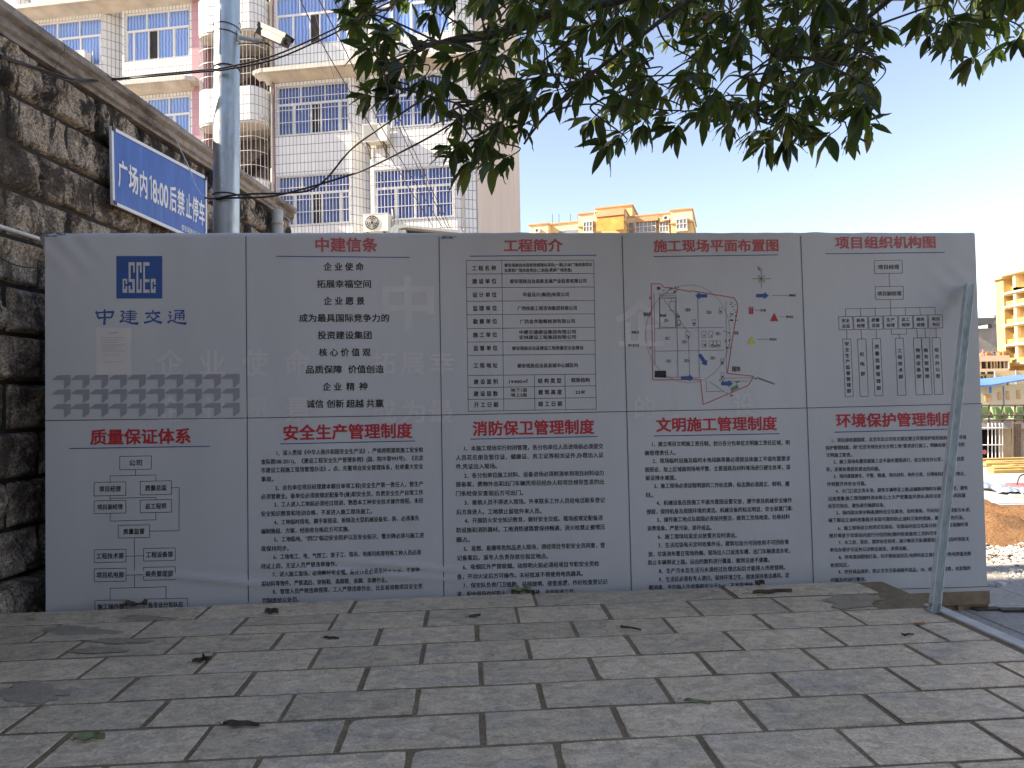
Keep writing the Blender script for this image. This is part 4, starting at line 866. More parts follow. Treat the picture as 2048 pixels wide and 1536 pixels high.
cable('thin_wire', [(655, -25, 9.4), (715, 90, 10.4), (783, 223, 12.4), (845, 355, 14.9), (895, 456, 17.4)], 0.0085, 'third thin wire slanting down to the kiosk roof', 'thin_wire')
cable('thin_wire', [(672, -25, 9.6), (728, 90, 10.5), (797, 233, 12.6), (855, 360, 15.1), (901, 457, 17.5)], 0.0085, 'rightmost thin wire slanting down to the kiosk roof', 'thin_wire')
cable('thin_wire', [(620, -10, 20), (660, 130, 20), (700, 240, 20.3), (750, 330, 20.6), (790, 400, 20.8)], 0.006, 'faint wire running down in front of the left white window bay', 'thin_wire')
cable('thin_wire', [onwall(345, 262, 0.14), onwall(358, 293, 0.15), (376, 330, 6.9), (392, 372, 6.7), (411, 394, 6.4), (452, 398, 5.98)], 0.005, 'thin pale wire hanging over the corner of the blue sign', 'pipe_white')
cable('thin_wire', [onwall(0, 515, 0.13), onwall(25, 528, 0.13), onwall(60, 535, 0.13), onwall(120, 536, 0.13)], 0.005, 'dark wire along the stone wall below the white conduit')
COL.objects.unlink(fo); bpy.data.objects.remove(fo)

# ------------------------------------------------------------------ white tiled apartment building
TH = math.radians(8)
FD = Vector((math.cos(TH), -math.sin(TH), 0)); FN = Vector((-math.sin(TH), -math.cos(TH), 0)); FC = Vector((-1.099, 22.1, 0))
def FP(a, z, o=0.0): return FC + FD * a + FN * o + Vector((0, 0, z))
def fac(x, y, o=0.0):
    P = onplane(x, y, FP(0, 0, o), FN); return ((P - FC).dot(FD), P.z)
apt = thing('apartment_building', FP(-6, -0.3), 'white tiled apartment building with blue curtained windows and pink corner strips', 'building')
BASE, TOP, FLOOR, SILL0, WH = -0.4, 19.6, 3.085, 7.48, 1.73
SILLS = [SILL0 + FLOOR * k for k in range(-2, 4)]
tile = M(); pink = M()
def strip(mb, p, q, z0, z1, u0=0.0):                # vertical strip of wall from plan point p to q, uv in metres
    (a0, o0), (a1, o1) = p, q; L = math.hypot(a1 - a0, o1 - o0)
    mb.quad(FP(a0, z0, o0), FP(a1, z0, o1), FP(a1, z1, o1), FP(a0, z1, o0), 0, [(u0, z0), (u0 + L, z0), (u0 + L, z1), (u0, z1)])
def holed(mb, a0, a1, z0, z1, holes, o, rev=0.14):
    As = sorted({a0, a1} | {h[0] for h in holes} | {h[1] for h in holes}); Zs = sorted({z0, z1} | {h[2] for h in holes} | {h[3] for h in holes})
    for i in range(len(As) - 1):
        for j in range(len(Zs) - 1):
            ca, cz = (As[i] + As[i + 1]) / 2, (Zs[j] + Zs[j + 1]) / 2
            if any(h[0] < ca < h[1] and h[2] < cz < h[3] for h in holes): continue
            mb.quad(FP(As[i], Zs[j], o), FP(As[i + 1], Zs[j], o), FP(As[i + 1], Zs[j + 1], o), FP(As[i], Zs[j + 1], o), 0, [(As[i], Zs[j]), (As[i + 1], Zs[j]), (As[i + 1], Zs[j + 1]), (As[i], Zs[j + 1])])
    for (h0, h1, k0, k1) in holes:
        for (pa, pz, qa, qz) in ((h0, k0, h1, k0), (h1, k0, h1, k1), (h1, k1, h0, k1), (h0, k1, h0, k0)):
            u = abs(qa - pa) + abs(qz - pz)
            mb.quad(FP(pa, pz, o), FP(qa, qz, o), FP(qa, qz, o - rev), FP(pa, pz, o - rev), 0, [(0, pz), (u, pz), (u, pz + rev), (0, pz + rev)])
def window(a0, a1, z0, z1, o, style, gap=None, bars=True, dark=-1):
    fr = M(); pn = M(); dk = M(); w = a1 - a0; o2 = o - 0.12; t = 0.055
    def bar(x0, x1, y0, y1, d=0.0): fr.obox(FP(x0, y0, o2 + d), FD * (x1 - x0), FN * 0.05, (0, 0, y1 - y0))
    def pane(x0, x1, y0, y1): pn.quad(FP(x0, y0, o2 + 0.012), FP(x1, y0, o2 + 0.012), FP(x1, y1, o2 + 0.012), FP(x0, y1, o2 + 0.012), 0, [(x0 + z0, y0), (x1 + z0, y0), (x1 + z0, y1), (x0 + z0, y1)])
    zt = z0 + (z1 - z0) * 0.63
    bar(a0, a0 + t, z0, z1); bar(a1 - t, a1, z0, z1); bar(a0 + t, a1 - t, z0, z0 + t); bar(a0 + t, a1 - t, z1 - t, z1); bar(a0 + t, a1 - t, zt - 0.035, zt + 0.04, 0.003)
    for k in (1, 2): x = a0 + w * k / 3; bar(x - 0.022, x + 0.022, zt + 0.04, z1 - t, -0.002)
    for k in range(3): pane(a0 + w * k / 3 + 0.02, a0 + w * (k + 1) / 3 - 0.02, zt + 0.04, z1 - t)
    cuts = [0.02, 0.25, 0.5, 0.75, 0.98] if gap is None else gap
    for k in range(len(cuts) - 1):
        x0, x1 = a0 + w * cuts[k], a0 + w * cuts[k + 1]
        if k == dark:
            dk.quad(FP(x0, z0 + t, o2 + 0.004), FP(x1, z0 + t, o2 + 0.004), FP(x1, zt - .035, o2 + 0.004), FP(x0, zt - .035, o2 + 0.004)); continue
        pane(x0, x1, z0 + t, zt - 0.035); s_ = 0.04; d = 0.012 if k % 2 else -0.006
        bar(x0, x0 + s_, z0 + t, zt - 0.035, d); bar(x1 - s_, x1, z0 + t, zt - 0.035, d)
    f = fr.build('window', MT['frame'], apt); pn.build('pane', MT[style], f)
    if dk.v: dk.build('opening', MT['dark_room'], f)
    if bars:
        b = M(); n_ = int(w / 0.115)
        for k in range(n_ + 1):
            x = a0 + 0.02 + (w - 0.04) * k / n_; b.obox(FP(x - 0.008, z0 + 0.01, o + 0.01), FD * 0.016, FN * 0.016, (0, 0, z1 - z0 - 0.02))
        for k in range(5):
            z = z0 + 0.02 + (z1 - z0 - 0.05) * k / 4; b.obox(FP(a0 + 0.005, z - 0.01, o + 0.027), FD * (w - 0.01), FN * 0.012, (0, 0, 0.02))
        b.build('security_bars', MT['bars'], f)
BAYS = [(-16.10, -13.44), (-12.52, -10.03), (-6.86, -4.24), (-3.42, -0.68), (-22.9, -20.2), (-19.3, -16.9)]
GAPS = [[0.02, 0.24, 0.38, 0.68, 0.98], [0.02, 0.13, 0.37, 0.50, 0.75, 0.98], [0.02, 0.24, 0.48, 0.60, 0.86, 0.98], None, None, None]
for bi, (a0, a1) in enumerate(BAYS):
    holes = []
    for k, s in enumerate(SILLS):
        if s < 3.8 or s + WH > TOP: continue
        holes.append((a0, a1, s, s + WH))
    e0, e1 = a0 - 0.09, a1 + 0.09
    if bi == 2: e0 = -6.90
    holed(tile, e0, e1, BASE, TOP, holes, 0.0)
    for h in holes:
        k = round((h[2] - SILL0) / FLOOR); left = bi in (0, 1, 4, 5)
        style = 'glass_pale' if (left or k >= 2) else 'glass_mid' if k == 1 and bi == 3 else 'glass_deep'
        window(*h, 0.0, style, GAPS[bi] if not (bi == 3 and k == 0) else [0.02, 0.27, 0.51, 0.76, 0.98], bars=(not left and k <= 1), dark=(1, 2, 2, -1, -1, -1)[bi])
# folded facets between the bays
fold = [((-13.35, 0), (-12.95, -0.45)), ((-12.95, -0.45), (-12.61, 0)), ((-16.81, 0), (-16.5, -0.4)), ((-16.5, -0.4), (-16.19, 0)), ((-20.11, 0), (-19.75, -.45)), ((-19.75, -.45), (-19.39, 0)),
        ((-4.15, 0), (-3.74, -0.50)), ((-3.74, -0.50), (-3.51, 0)), ((-0.59, 0), (0.0, -0.28))]
for p, q_ in fold: strip(tile, p, q_, BASE, TOP)
strip(tile, (-26, 0), (-22.99, 0), BASE, TOP)
# stair tower: pink returns, tiled parapets, caged landings
strip(pink, (-9.94, 0), (-9.50, 0), BASE, TOP); strip(pink, (-9.50, 0), (-9.50, -0.5), BASE, TOP)
strip(pink, (-7.02, -0.5), (-7.02, 0.03), BASE, TOP); strip(pink, (-7.02, 0.03), (-6.90, 0.03), BASE, TOP); strip(pink, (-6.90, 0.03), (-6.90, 0.0), BASE, TOP)
back = M(); back.quad(FP(-9.5, BASE, -1.3), FP(-7.02, BASE, -1.3), FP(-7.02, TOP, -1.3), FP(-9.5, TOP, -1.3)); back.build('stairwell_wall', MT['dim_room'], apt)
plan = [(-9.48, -0.1), (-9.46, 0.25), (-9.36, 0.48), (-9.18, 0.60), (-8.95, 0.66), (-8.2, 0.66), (-7.42, 0.66), (-7.28, 0.60), (-7.10, 0.35), (-7.04, 0.05), (-7.04, -0.1)]
PB = [(10.94 + FLOOR * k, 12.10 + FLOOR * k) for k in range(-4, 3)]
for (z0, z1) in PB:
    rail = M(); land = M(); cage = M(); soot = M(); u = 0
    for p, q_ in zip(plan, plan[1:]):
        strip(rail, p, q_, z0, z1, u); u += math.hypot(q_[0] - p[0], q_[1] - p[1])
    rail.add([FP(a, z1, o) for a, o in plan], [tuple(range(len(plan)))]); land.prism([FP(a, z0 - 0.06, o * 0.97) for a, o in plan], (0, 0, 0.055))
    land.prism([FP(-9.48, z0 + 0.1, -1.28), FP(-7.04, z0 + 0.1, -1.28), FP(-7.04, z0 + 0.1, 0.5), FP(-9.3, z0 + 0.1, 0.5)], (0, 0, 0.12))
    soot.obox(FP(-7.9, z1 - 1.0 + 1.6, -1.28), FD * 0.7, FN * 0.03, (0, 0, 1.0))
    soot.prism([FP(-9.3, z1 + 0.2, -0.6), FP(-7.2, z1 + 1.5, -0.6), FP(-7.2, z1 + 1.75, -0.6), FP(-9.3, z1 + 0.45, -0.6)], FN * -0.6)
    zt = z0 + FLOOR
    dense = []
    for p, q_ in zip(plan[1:], plan[2:-1]):
        L = math.hypot(q_[0] - p[0], q_[1] - p[1]); n_ = max(1, round(L / 0.14))
        dense += [(p[0] + (q_[0] - p[0]) * k / n_, p[1] + (q_[1] - p[1]) * k / n_) for k in range(n_)]
    for a, o in dense: cage.tube([FP(a, z1 + 0.005, o - 0.03), FP(a, zt - 0.065, o - 0.03)], 0.009, 4, caps=False)
    for k in range(1, 5): z = z1 + (zt - z1) * k / 4 - 0.06; cage.tube([FP(a, z, o - 0.03) for a, o in dense], 0.011, 4)
    rail.build('stair_parapet', MT['tile'], apt); land.build('landing_slab', MT['soffit'], apt); cage.build('landing_cage', MT['bars'], apt); soot.build('stair_flight', MT['rust'], apt)
# ledges over the windows
led = M()
def ledge(a0, a1, z, d=0.55, th=0.14):
    led.prism([FP(a0, z, -0.05), FP(a0, z, d * 0.75), FP(a0 + 0.3, z, d), FP(a1 - 0.3, z, d), FP(a1, z, d * 0.75), FP(a1, z, -0.05)], (0, 0, th))
    led.prism([FP(a0 + .25, z - 0.16, -0.05), FP(a0 + 0.35, z - 0.003, d - 0.12), FP(a0 + 0.35, z - 0.003, -0.05)], FD * (a1 - a0 - 0.6))
for z in (6.4, 9.45, 12.545, 15.62): ledge(-26, -9.55, z)
ledge(-7.46, 0.1, 12.545); ledge(-7.46, 0.1, 18.8)
led.build('ledge', MT['soffit'], apt)
ledt = M()
for z in (6.4, 9.45, 12.545, 15.62):
    ledt.quad(FP(-25.7, z - .002, 0.553), FP(-9.85, z - .002, 0.553), FP(-9.85, z + 0.142, 0.553), FP(-25.7, z + 0.142, 0.553), 0, [(0, 0), (15.8, 0), (15.8, .14), (0, .14)])
ledt.quad(FP(-7.16, 12.543, 0.553), FP(-0.2, 12.543, 0.553), FP(-0.2, 12.687, 0.553), FP(-7.16, 12.687, 0.553), 0, [(0, 0), (7, 0), (7, .14), (0, .14)])
ledt.build('ledge_tiles', tile_mat('dirty_ledge_tile', (0.66, 0.63, 0.56), (0.56, 0.53, 0.47), (0.28, 0.25, 0.22), 0.13, 0.31, 0.006, 0.75), apt)
# side wall, back, roof
SD = Vector((math.sin(TH), math.cos(TH), 0))
side = M(); E0 = FP(0, 0, -0.28)
n_ = 24; ys_ = np.linspace(0, 1, 2)
edge = []
for k in range(91):
    z = BASE + (TOP - BASE) * k / 90; edge.append((z, 0.10 + 0.10 * noise.noise(Vector((z * 1.3, 0, 5))) + 0.05 * noise.noise(Vector((z * 5, 0, 5)))))
vs = []
for z, e in edge: vs += [E0 + SD * max(e, 0.02) + Vector((0, 0, z)) + FD * 0.012, E0 + SD * (11.6 + 0.06 * noise.noise(Vector((z * 3, 2, 5)))) + Vector((0, 0, z)) + FD * 0.012]
side.add(vs, [(2 * k, 2 * k + 1, 2 * k + 3, 2 * k + 2) for k in range(90)]); side.build('rendered_side_wall', MT['beige'], apt)
strip_edge = M(); strip_edge.obox(E0 + Vector((0, 0, BASE)) - FD * 0.06, FD * 0.06, SD * 11.75, (0, 0, TOP - BASE)); strip_edge.build('side_wall_edge', plain('bluish_render', (0.42, 0.48, 0.58), 0.9, var=0.3, scale=9), apt)
bd = M(); bd.obox(FP(-26, BASE, -1.35) , FD * 25.9, SD * 10.2, (0, 0, TOP - BASE - 0.1)); bd.build('core_wall', MT['soffit'], apt)
rf = M(); rf.prism([FP(-26, TOP, 0.4), FP(0.3, TOP, 0.4), FP(0.3, TOP, 0) + SD * 11.6, FP(-26, TOP, 0) + SD * 11.6], (0, 0, 0.2)); rf.build('roof', MT['soffit'], apt)
tile.build('tiled_wall', MT['tile'], apt); pink.build('pink_strip', MT['tile_pink'], apt)
dp = M(); a_, _ = fac(922, 250); dp.tube([FP(a_ + 0.02, z, 0.0 - 0.09) for z in (BASE, 8, 10.7)] + [FP(a_ - 0.05, 11.4, -0.07), FP(a_ - 0.22, 12.3, 0.03)], 0.045, 8)
dp.tube([FP(-6.96, BASE, 0.09), FP(-6.96, 12.5, 0.09)], 0.05, 8); dp.tube([FP(-6.96, 12.7, 0.09), FP(-6.96, TOP, 0.09)], 0.05, 8)
for z in (7.0, 8.6, 10.1): dp.tube([FP(a_ + .02, z, -0.09), FP(a_ + .02, z + .06, -0.09)], 0.06, 8)
dp.build('rainwater_pipe', MT['pvc'], apt, True)
# air conditioners
def ac_unit(loc, label, fan):
    t = thing('air_conditioner', loc, label, 'air conditioner', 'outdoor air conditioner units'); L = Vector(loc)
    def P(a, o, z): return L + FD * a + FN * o + Vector((0, 0, z))
    m = M(); m.obox(P(-0.42, 0.05, 0), FD * 0.84, FN * 0.32, (0, 0, 0.58)); m.obox(P(-0.425, 0.045, 0.565), FD * 0.85, FN * 0.335, (0, 0, 0.022)); m.obox(P(-0.40, 0.08, -0.02), FD * 0.8, FN * 0.26, (0, 0, 0.02)); c = m.build('casing', MT['ac_white'], t)
    g = M()
    if fan:
        cx, cz = -0.12, 0.29
        ring = [P(cx + 0.24 * math.cos(a), 0.372, cz + 0.24 * math.sin(a)) for a in np.arange(0, 6.28, 0.26)]; g.add(ring, [tuple(range(len(ring)))])
        gg = g.build('fan_opening', MT['grey_dark'], t)
        b = M()
        for k in range(3):
            a = 2.1 * k + 0.4; b.add([P(cx + r * math.cos(a + w), 0.378, cz + r * math.sin(a + w)) for r, w in ((0.05, -.5), (0.2, -.25), (0.22, .35), (0.05, .5))], [(0, 1, 2, 3)])
        b.build('fan_blade', plain('fan_blade_cream', (0.5, 0.46, 0.36), 0.5), gg)
        r_ = M()
        for rr in (0.06, 0.12, 0.18, 0.24): r_.tube([P(cx + rr * math.cos(a), 0.388, cz + rr * math.sin(a)) for a in np.arange(0, 6.4, 0.25)], 0.005, 4)
        for k in range(12): a = k * math.pi / 6; r_.tube([P(cx + .05 * math.cos(a), 0.388, cz + .05 * math.sin(a)), P(cx + .24 * math.cos(a), 0.388, cz + .24 * math.sin(a))], 0.004, 4)
        r_.build('fan_guard', MT['ac_white'], gg)
    else:
        for k in range(15): g.obox(P(-0.39, 0.372, 0.05 + 0.034 * k), FD * 0.46, FN * 0.008, (0, 0, 0.018))
        g.build('grille', MT['ac_grille'], t)
    b = M()
    for sx in (-0.3, 0.26):
        b.obox(P(sx, 0.0, -0.05), FD * 0.035, FN * 0.42, (0, 0, 0.03)); b.tube([P(sx + .017, 0.36, -0.05), P(sx + .017, 0.0, -0.42)], 0.014, 6); b.obox(P(sx, 0.0, -0.45), FD * 0.035, FN * 0.02, (0, 0, 0.42))
    b.build('bracket', MT['rust'], t)
    h = M(); h.tube(spline([P(0.42, 0.15, 0.12), P(0.52, 0.12, 0.05), P(0.50, 0.05, 0.4), P(0.46, 0.02, 0.8)]), 0.02, 6); h.build('hose', MT['pvc'], t, True)
    return t
def fl(x, y, o=0.02):
    a, z = fac(x, y, o); return FP(a, z, o)
ac_unit(fl(757, 291), 'louvred air conditioner on a rusty bracket beneath the upper right barred window', False)
ac_unit(fl(759, 468), 'air conditioner with a round cream fan just above the hoarding edge', True)
ac_unit(fl(163, 145), 'air conditioner under the far left window, half hidden by the wall coping', False)
ac_unit(fl(762, 118), 'air conditioner partly hidden behind leaves under the top right window', False)

# kiosk roof behind the hoarding
KY = 17.5; k0, k1 = at(778, 450, KY), at(921, 462, KY)
kio = thing('kiosk', ((k0.x + k1.x) / 2, KY, -0.3), 'small white booth with a curved pale roof and dark opening under the wires', 'kiosk')
x0, x1 = k0.x, k1.x; zr0, zr1 = at(800, 449, KY).z, at(915, 461, KY).z
m = M(); m.prism([(x0 + 0.0, KY, zr0 - 0.28), (x0 + 0.03, KY, zr0 - 0.1), (x0 + 0.14, KY, zr0 - 0.01), (x0 + 0.3, KY, zr0), (x1 + .03, KY, zr1), (x1 + .03, KY, zr1 - 0.07), (x0 + 0.45, KY, zr0 - 0.075), (x0 + 0.25, KY, zr0 - 0.1), (x0 + 0.2, KY, zr0 - 0.28)], (0, 1.4, 0)); m.build('roof', MT['galv_dull'], kio)
m = M(); m.box(x0 + 0.02, x0 + 0.42, KY + 0.06, KY + 1.3, -0.35, zr0 - 0.12); m.box(x1 - 0.08, x1 - 0.01, KY + 0.05, KY + 0.12, -0.35, zr1 - 0.03); m.box(x0, x1, KY + 0.07, KY + 1.3, -0.35, 1.2); m.build('body', MT['white_paint'], kio)
m = M(); m.box(x0 + 0.42, x1 - 0.06, KY + 0.25, KY + 1.29, 1.2, zr1 - 0.06); m.build('opening', MT['dark_room'], kio)
m = M(); m.box(x0 + 0.95, x0 + 1.15, KY + 0.22, KY + 0.25, zr0 - 0.22, zr0 - 0.18); m.build('lamp', MT['white_paint'], kio)

# added unseen house left of the stone wall, blocks sun from the hoarding
nb = thing('shade_house', (-13.0, 1, -0.3), 'added unseen house block left of the stone wall, shading the platform and hoarding', 'house')
m = M(); m.box(-17, -8.6, -2.6, 4.9, -0.4, 11.2); m.build('wall', MT['beige'], nb); m = M(); m.box(-17.2, -8.4, -2.8, 5.0, 11.203, 11.5); m.build('roof', MT['soffit'], nb)
for z in (5.0, 1.4, 8.6):
    for y in (-1, 2):
        m = M(); m.box(-8.6, -8.55, y - .8, y + .8, z - 0.6, z + 0.9); w_ = m.build('window', MT['frame'], nb); m = M(); m.box(-8.56, -8.54, y - .72, y + .72, z - .52, z + .82); m.build('pane', MT['glass_far'], w_)

# ------------------------------------------------------------------ yellow apartment block far behind
YT = math.radians(18); YD = Vector((math.cos(YT), -math.sin(YT), 0)); YN = Vector((-math.sin(YT), -math.cos(YT), 0)); YC = at(1200, 440, 112); YC.z = 0
def YP(a, z, o=0.0): return YC + YD * a + YN * o + Vector((0, 0, z))
def yfac(x, y, o=0.0):
    P = onplane(x, y, YP(0, 0, o), YN); return ((P - YC).dot(YD), P.z)
yb = thing('apartment_building', YP(0, -4), 'sunlit yellow apartment block with terracotta cornices, far behind the hoarding', 'building')
MT['yellow'] = plain('yellow_render', (0.66, 0.49, 0.21), 0.85, var=0.12, scale=0.3); MT['cream'] = plain('cream_render', (0.72, 0.58, 0.34), 0.85, var=0.1, scale=0.3)
MT['terra'] = plain('terracotta_trim', (0.54, 0.31, 0.17), 0.8, var=0.15, scale=0.5); MT['orange_glass'] = plain('orange_glass', (0.62, 0.34, 0.07), 0.25, var=0.3, scale=0.8)
MT['white_bay'] = plain('pale_bay', (0.62, 0.56, 0.50), 0.8, var=0.1, scale=0.5)
yw = M(); yt_ = M(); yc_ = M()
def yblock(x0, x1, y_top, o, band=True, dep=12, at_x=None):
    xm = at_x if at_x is not None else x1
    a0, _ = yfac(x0, y_top, o); a1, _ = yfac(x1, y_top, o); _, zt = yfac(xm, y_top, o)
    yw.obox(YP(a0, -4, o), YD * (a1 - a0), YN * -dep, (0, 0, zt + 4 - 1.9 if band else zt + 4))
    if band:
        yc_.obox(YP(a0, zt - 1.9, o + 0.02), YD * (a1 - a0), YN * -(dep), (0, 0, 1.9))
        for zz in (zt, zt - 2.1): yt_.obox(YP(a0 - .15, zz, o + 0.25), YD * (a1 - a0 + .3), YN * -(dep + .3), (0, 0, 0.22))
    else: yt_.obox(YP(a0 - .15, zt, o + 0.25), YD * (a1 - a0 + .3), YN * -(dep + .3), (0, 0, 0.25))
    return a0, a1, zt
A = yblock(1058.5, 1096, 448, 0.4); yblock(1096, 1158, 444, -1.6)
B = yblock(1157, 1250, 420, 1.6); yblock(1191, 1264, 411, -3.0, False, 8); Cc = yblock(1250, 1341, 427, -0.8); D_ = yblock(1341, 1384, 418, 0.8)
yw.build('wall', MT['yellow'], yb); yt_.build('cornice', MT['terra'], yb); yc_.build('parapet', MT['cream'], yb)
def ywin(x0, x1, y0, y1, o, mat, frame=True, bay=0.0, rows=2, cols=3, nm='window'):
    a0, z1 = yfac(x0, y0, o); a1, _ = yfac(x1, y0, o); _, z0 = yfac((x0 + x1) / 2, y1, o)
    m = M(); 
    if bay: m.obox(YP(a0 - .12, z0 - .35, o), YD * (a1 - a0 + .24), YN * bay, (0, 0, 0.3)); m.obox(YP(a0 - .12, z1 + .02, o), YD * (a1 - a0 + .24), YN * bay, (0, 0, 0.22))
    for k in range(cols + 1): a = a0 + (a1 - a0) * k / cols; m.obox(YP(a - .05, z0, o + bay - 0.05), YD * 0.1, YN * 0.08, (0, 0, z1 - z0))
    for k in range(rows + 1): z = z0 + (z1 - z0) * k / rows; m.obox(YP(a0 - .05, z - .05, o + bay - 0.045), YD * (a1 - a0 + .1), YN * 0.08, (0, 0, 0.1))
    w_ = m.build(nm, MT['white_bay'] if frame else MT['terra'], yb)
    m = M(); m.obox(YP(a0, z0, o + 0.01), YD * (a1 - a0), YN * max(bay - 0.07, 0.03), (0, 0, z1 - z0)); m.build('pane', MT[mat], w_)
ywin(1168, 1186, 446, 464, 1.6, 'glass_far', True, 0.5); ywin(1353, 1374, 441, 459, 0.8, 'glass_far', True, 0.6)
ywin(1118, 1157, 462, 475, -1.6, 'glass_far', True, 0.0, 1, 4); ywin(1272, 1312, 446, 466, -0.8, 'glass_far', True, 0.7, 2, 5); ywin(1320, 1338, 444, 466, -0.8, 'glass_far', True, 0.7, 2, 3); ywin(1258, 1267, 446, 468, -0.8, 'glass_far')
a0, z1 = yfac(1192, 427, 3.4); a1, _ = yfac(1248, 427, 3.4)
m = M(); m.obox(YP(a0, z1 - 1.4 + .8, 1.6), YD * (a1 - a0), YN * 1.9, (0, 0, 1.0)); m.obox(YP(a0, -4, 1.6), YD * (a1 - a0), YN * 1.8, (0, 0, z1 - 4.4 + 4)); m.build('balcony_stack', MT['terra'], yb)
ywin(1193, 1247, 438, 447, 3.3, 'orange_glass', False, 0.0, 1, 6, 'balcony_window'); ywin(1193, 1247, 449, 460, 3.3, 'orange_glass', False, 0.0, 1, 6, 'balcony_window')
m = M()
for (x0, x1, y) in ((1272, 1316, 441), (1320, 1339, 440)):
    a0, z = yfac(x0, y, 0.2); a1, _ = yfac(x1, y, 0.2); m.obox(YP(a0, z - 0.3, -0.7), YD * (a1 - a0), YN * 1.0, (0, 0, 0.75))
m.build('balcony_roof', MT['terra'], yb)
def small_ac(x, y, o, lab):
    a, z = yfac(x, y, o); t = thing('air_conditioner', YP(a, z, o), lab, 'air conditioner', 'outdoor air conditioner units')
    m = M(); m.obox(YP(a - .45, z, o), YD * 0.9, YN * 0.4, (0, 0, 0.7)); m.build('casing', MT['ac_white'], t); m = M(); m.add([YP(a - .1 + .27 * math.cos(k), z + .35 + .27 * math.sin(k), o + .41) for k in np.arange(0, 6.28, .4)], [tuple(range(16))]); m.build('fan_guard', MT['grey_dark'], t)
small_ac(1195, 431, 1.65, 'tiny air conditioner high on the far yellow block beside the balcony bay'); small_ac(1333, 441, 0.35, 'tiny air conditioner on the right part of the far yellow block'); small_ac(1076, 466, 0.45, 'tiny air conditioner on the left wing of the far yellow block')
for x in (1105, 1118, 1141, 1156): m = M(); a, z = yfac(x, 444, -6); m.tube([YP(a, z - 1, -6), YP(a, z + 1.4, -6)], 0.06, 5); m.build('aerial', MT['grey_dark'], yb)

# ------------------------------------------------------------------ building site to the right
def bx(x0, x1, y0, y1, Y, dep, mb, top_at=None):     # box facing the viewer: left, right, top, bottom as measured at distance Y
    p, q_ = at(x0, y0, Y), at(x1, y1, Y); mb.box(p.x, q_.x, Y, Y + dep, q_.z, p.z)
# gravel spread
gr = M()
for k in range(2600):
    Y = 5.95 + 1.75 * rnd() ** 0.9; x = U(1930, 2230); P = at(x, 800, Y); r = U(0.008, 0.03) * (1.6 if rnd() < 0.06 else 1)
    c = Vector((P.x, Y, ground_z(P.x, Y) + r * 0.35 + 0.03 * max(0, noise.noise(Vector((P.x * 2, Y * 2, 0))))))
    base = [Vector((0.94, 0, 0)), Vector((0.2, 0.9, 0)), Vector((-0.85, 0.4, 0)), Vector((-0.7, -0.7, 0)), Vector((0.3, -0.9, 0)), Vector((0.1, 0.05, 0.75)), Vector((0, 0, -0.6))]
    rot = Matrix.Rotation(U(0, 6.28), 3, 'Z') @ Matrix.Rotation(U(-.6, .6), 3, 'X')
    gr.add([c + rot @ Vector((b.x * U(.7, 1.3), b.y * U(.7, 1.3), b.z * U(.6, 1.1))) * r for b in base], [(0, 1, 5), (1, 2, 5), (2, 3, 5), (3, 4, 5), (4, 0, 5), (1, 0, 6), (2, 1, 6), (3, 2, 6), (4, 3, 6), (0, 4, 6)])
gmt = N('gravel_stone'); gmt = gmt.out(gmt.ramp(gmt.island(), [(0, (0.26, 0.25, 0.24)), (0.6, (0.42, 0.41, 0.40)), (1, (0.62, 0.60, 0.57))]), 0.9)
tag(gr.build('gravel', gmt), 'loose pale crushed stone spread beside the hoarding', 'gravel', kind='stuff')
# heap of turned clay
cl = M(); NX, NY = 90, 46; X0, X1, Y0, Y1 = 4.9, 14.5, 7.45, 10.2
for_v = []
for j in range(NY + 1):
    for i in range(NX + 1):
        x = X0 + (X1 - X0) * i / NX; y = Y0 + (Y1 - Y0) * j / NY
        e = min(1, 3.2 * min(i / NX * 3, 1 - i / NX, j / NY, 1 - j / NY) + 0.0)
        h = (0.16 + 0.16 * noise.fractal(Vector((x * 1.3, y * 1.3, 3)), 0.9, 2.1, 5) + 0.05 * noise.noise(Vector((x * 6, y * 6, 1))) + 0.03 * abs(noise.noise(Vector((x * 14, y * 14, 4))))) * min(1, e * 1.4)
        for_v.append((x, y, ground_z(x, y) - 0.02 + max(h, 0)))
cl.add(for_v, [(j * (NX + 1) + i, j * (NX + 1) + i + 1, (j + 1) * (NX + 1) + i + 1, (j + 1) * (NX + 1) + i) for j in range(NY) for i in range(NX)])
tag(cl.build('dirt_mound', MT['clay'], None, True), 'heap of freshly turned orange brown clay behind the gravel', 'dirt heap', kind='stuff')
def rock_thing(name, x, y, Y, r, mat, lab, cat, sq=0.7):
    c = at(x, y, Y); m = M(); n1, n2 = 18, 11; vs = []
    for j in range(n2 + 1):
        for i in range(n1):
            th, ph = 2 * math.pi * i / n1, math.pi * j / n2; d = Vector((math.sin(ph) * math.cos(th), math.sin(ph) * math.sin(th) * .8, math.cos(ph) * sq)); k = 1 + 0.35 * noise.noise(d * 2.2 + Vector((x, y, 0))) + 0.12 * noise.noise(d * 6 + Vector((x, 0, y)))
            vs.append(c + d * r * k)
    m.add(vs, [(j * n1 + i, (j + 1) * n1 + i, (j + 1) * n1 + (i + 1) % n1, j * n1 + (i + 1) % n1) for j in range(n2) for i in range(n1)]); o = m.build(name, mat, None, mat is MT['bag']); return tag(o, lab, cat)
MT['bag'] = plain('white_plastic_bag', (0.74, 0.74, 0.77), 0.5, var=0.25, scale=14, bump=0.5)
rock_thing('plastic_bag', 2036, 1050, 8.9, 0.14, MT['bag'], 'crumpled white plastic bag lying on the orange clay', 'bag', 0.5)
rock_thing('boulder', 2052, 1086, 7.9, 0.14, MT['concrete_pale'], 'pale angular boulder at the foot of the clay heap', 'rock')
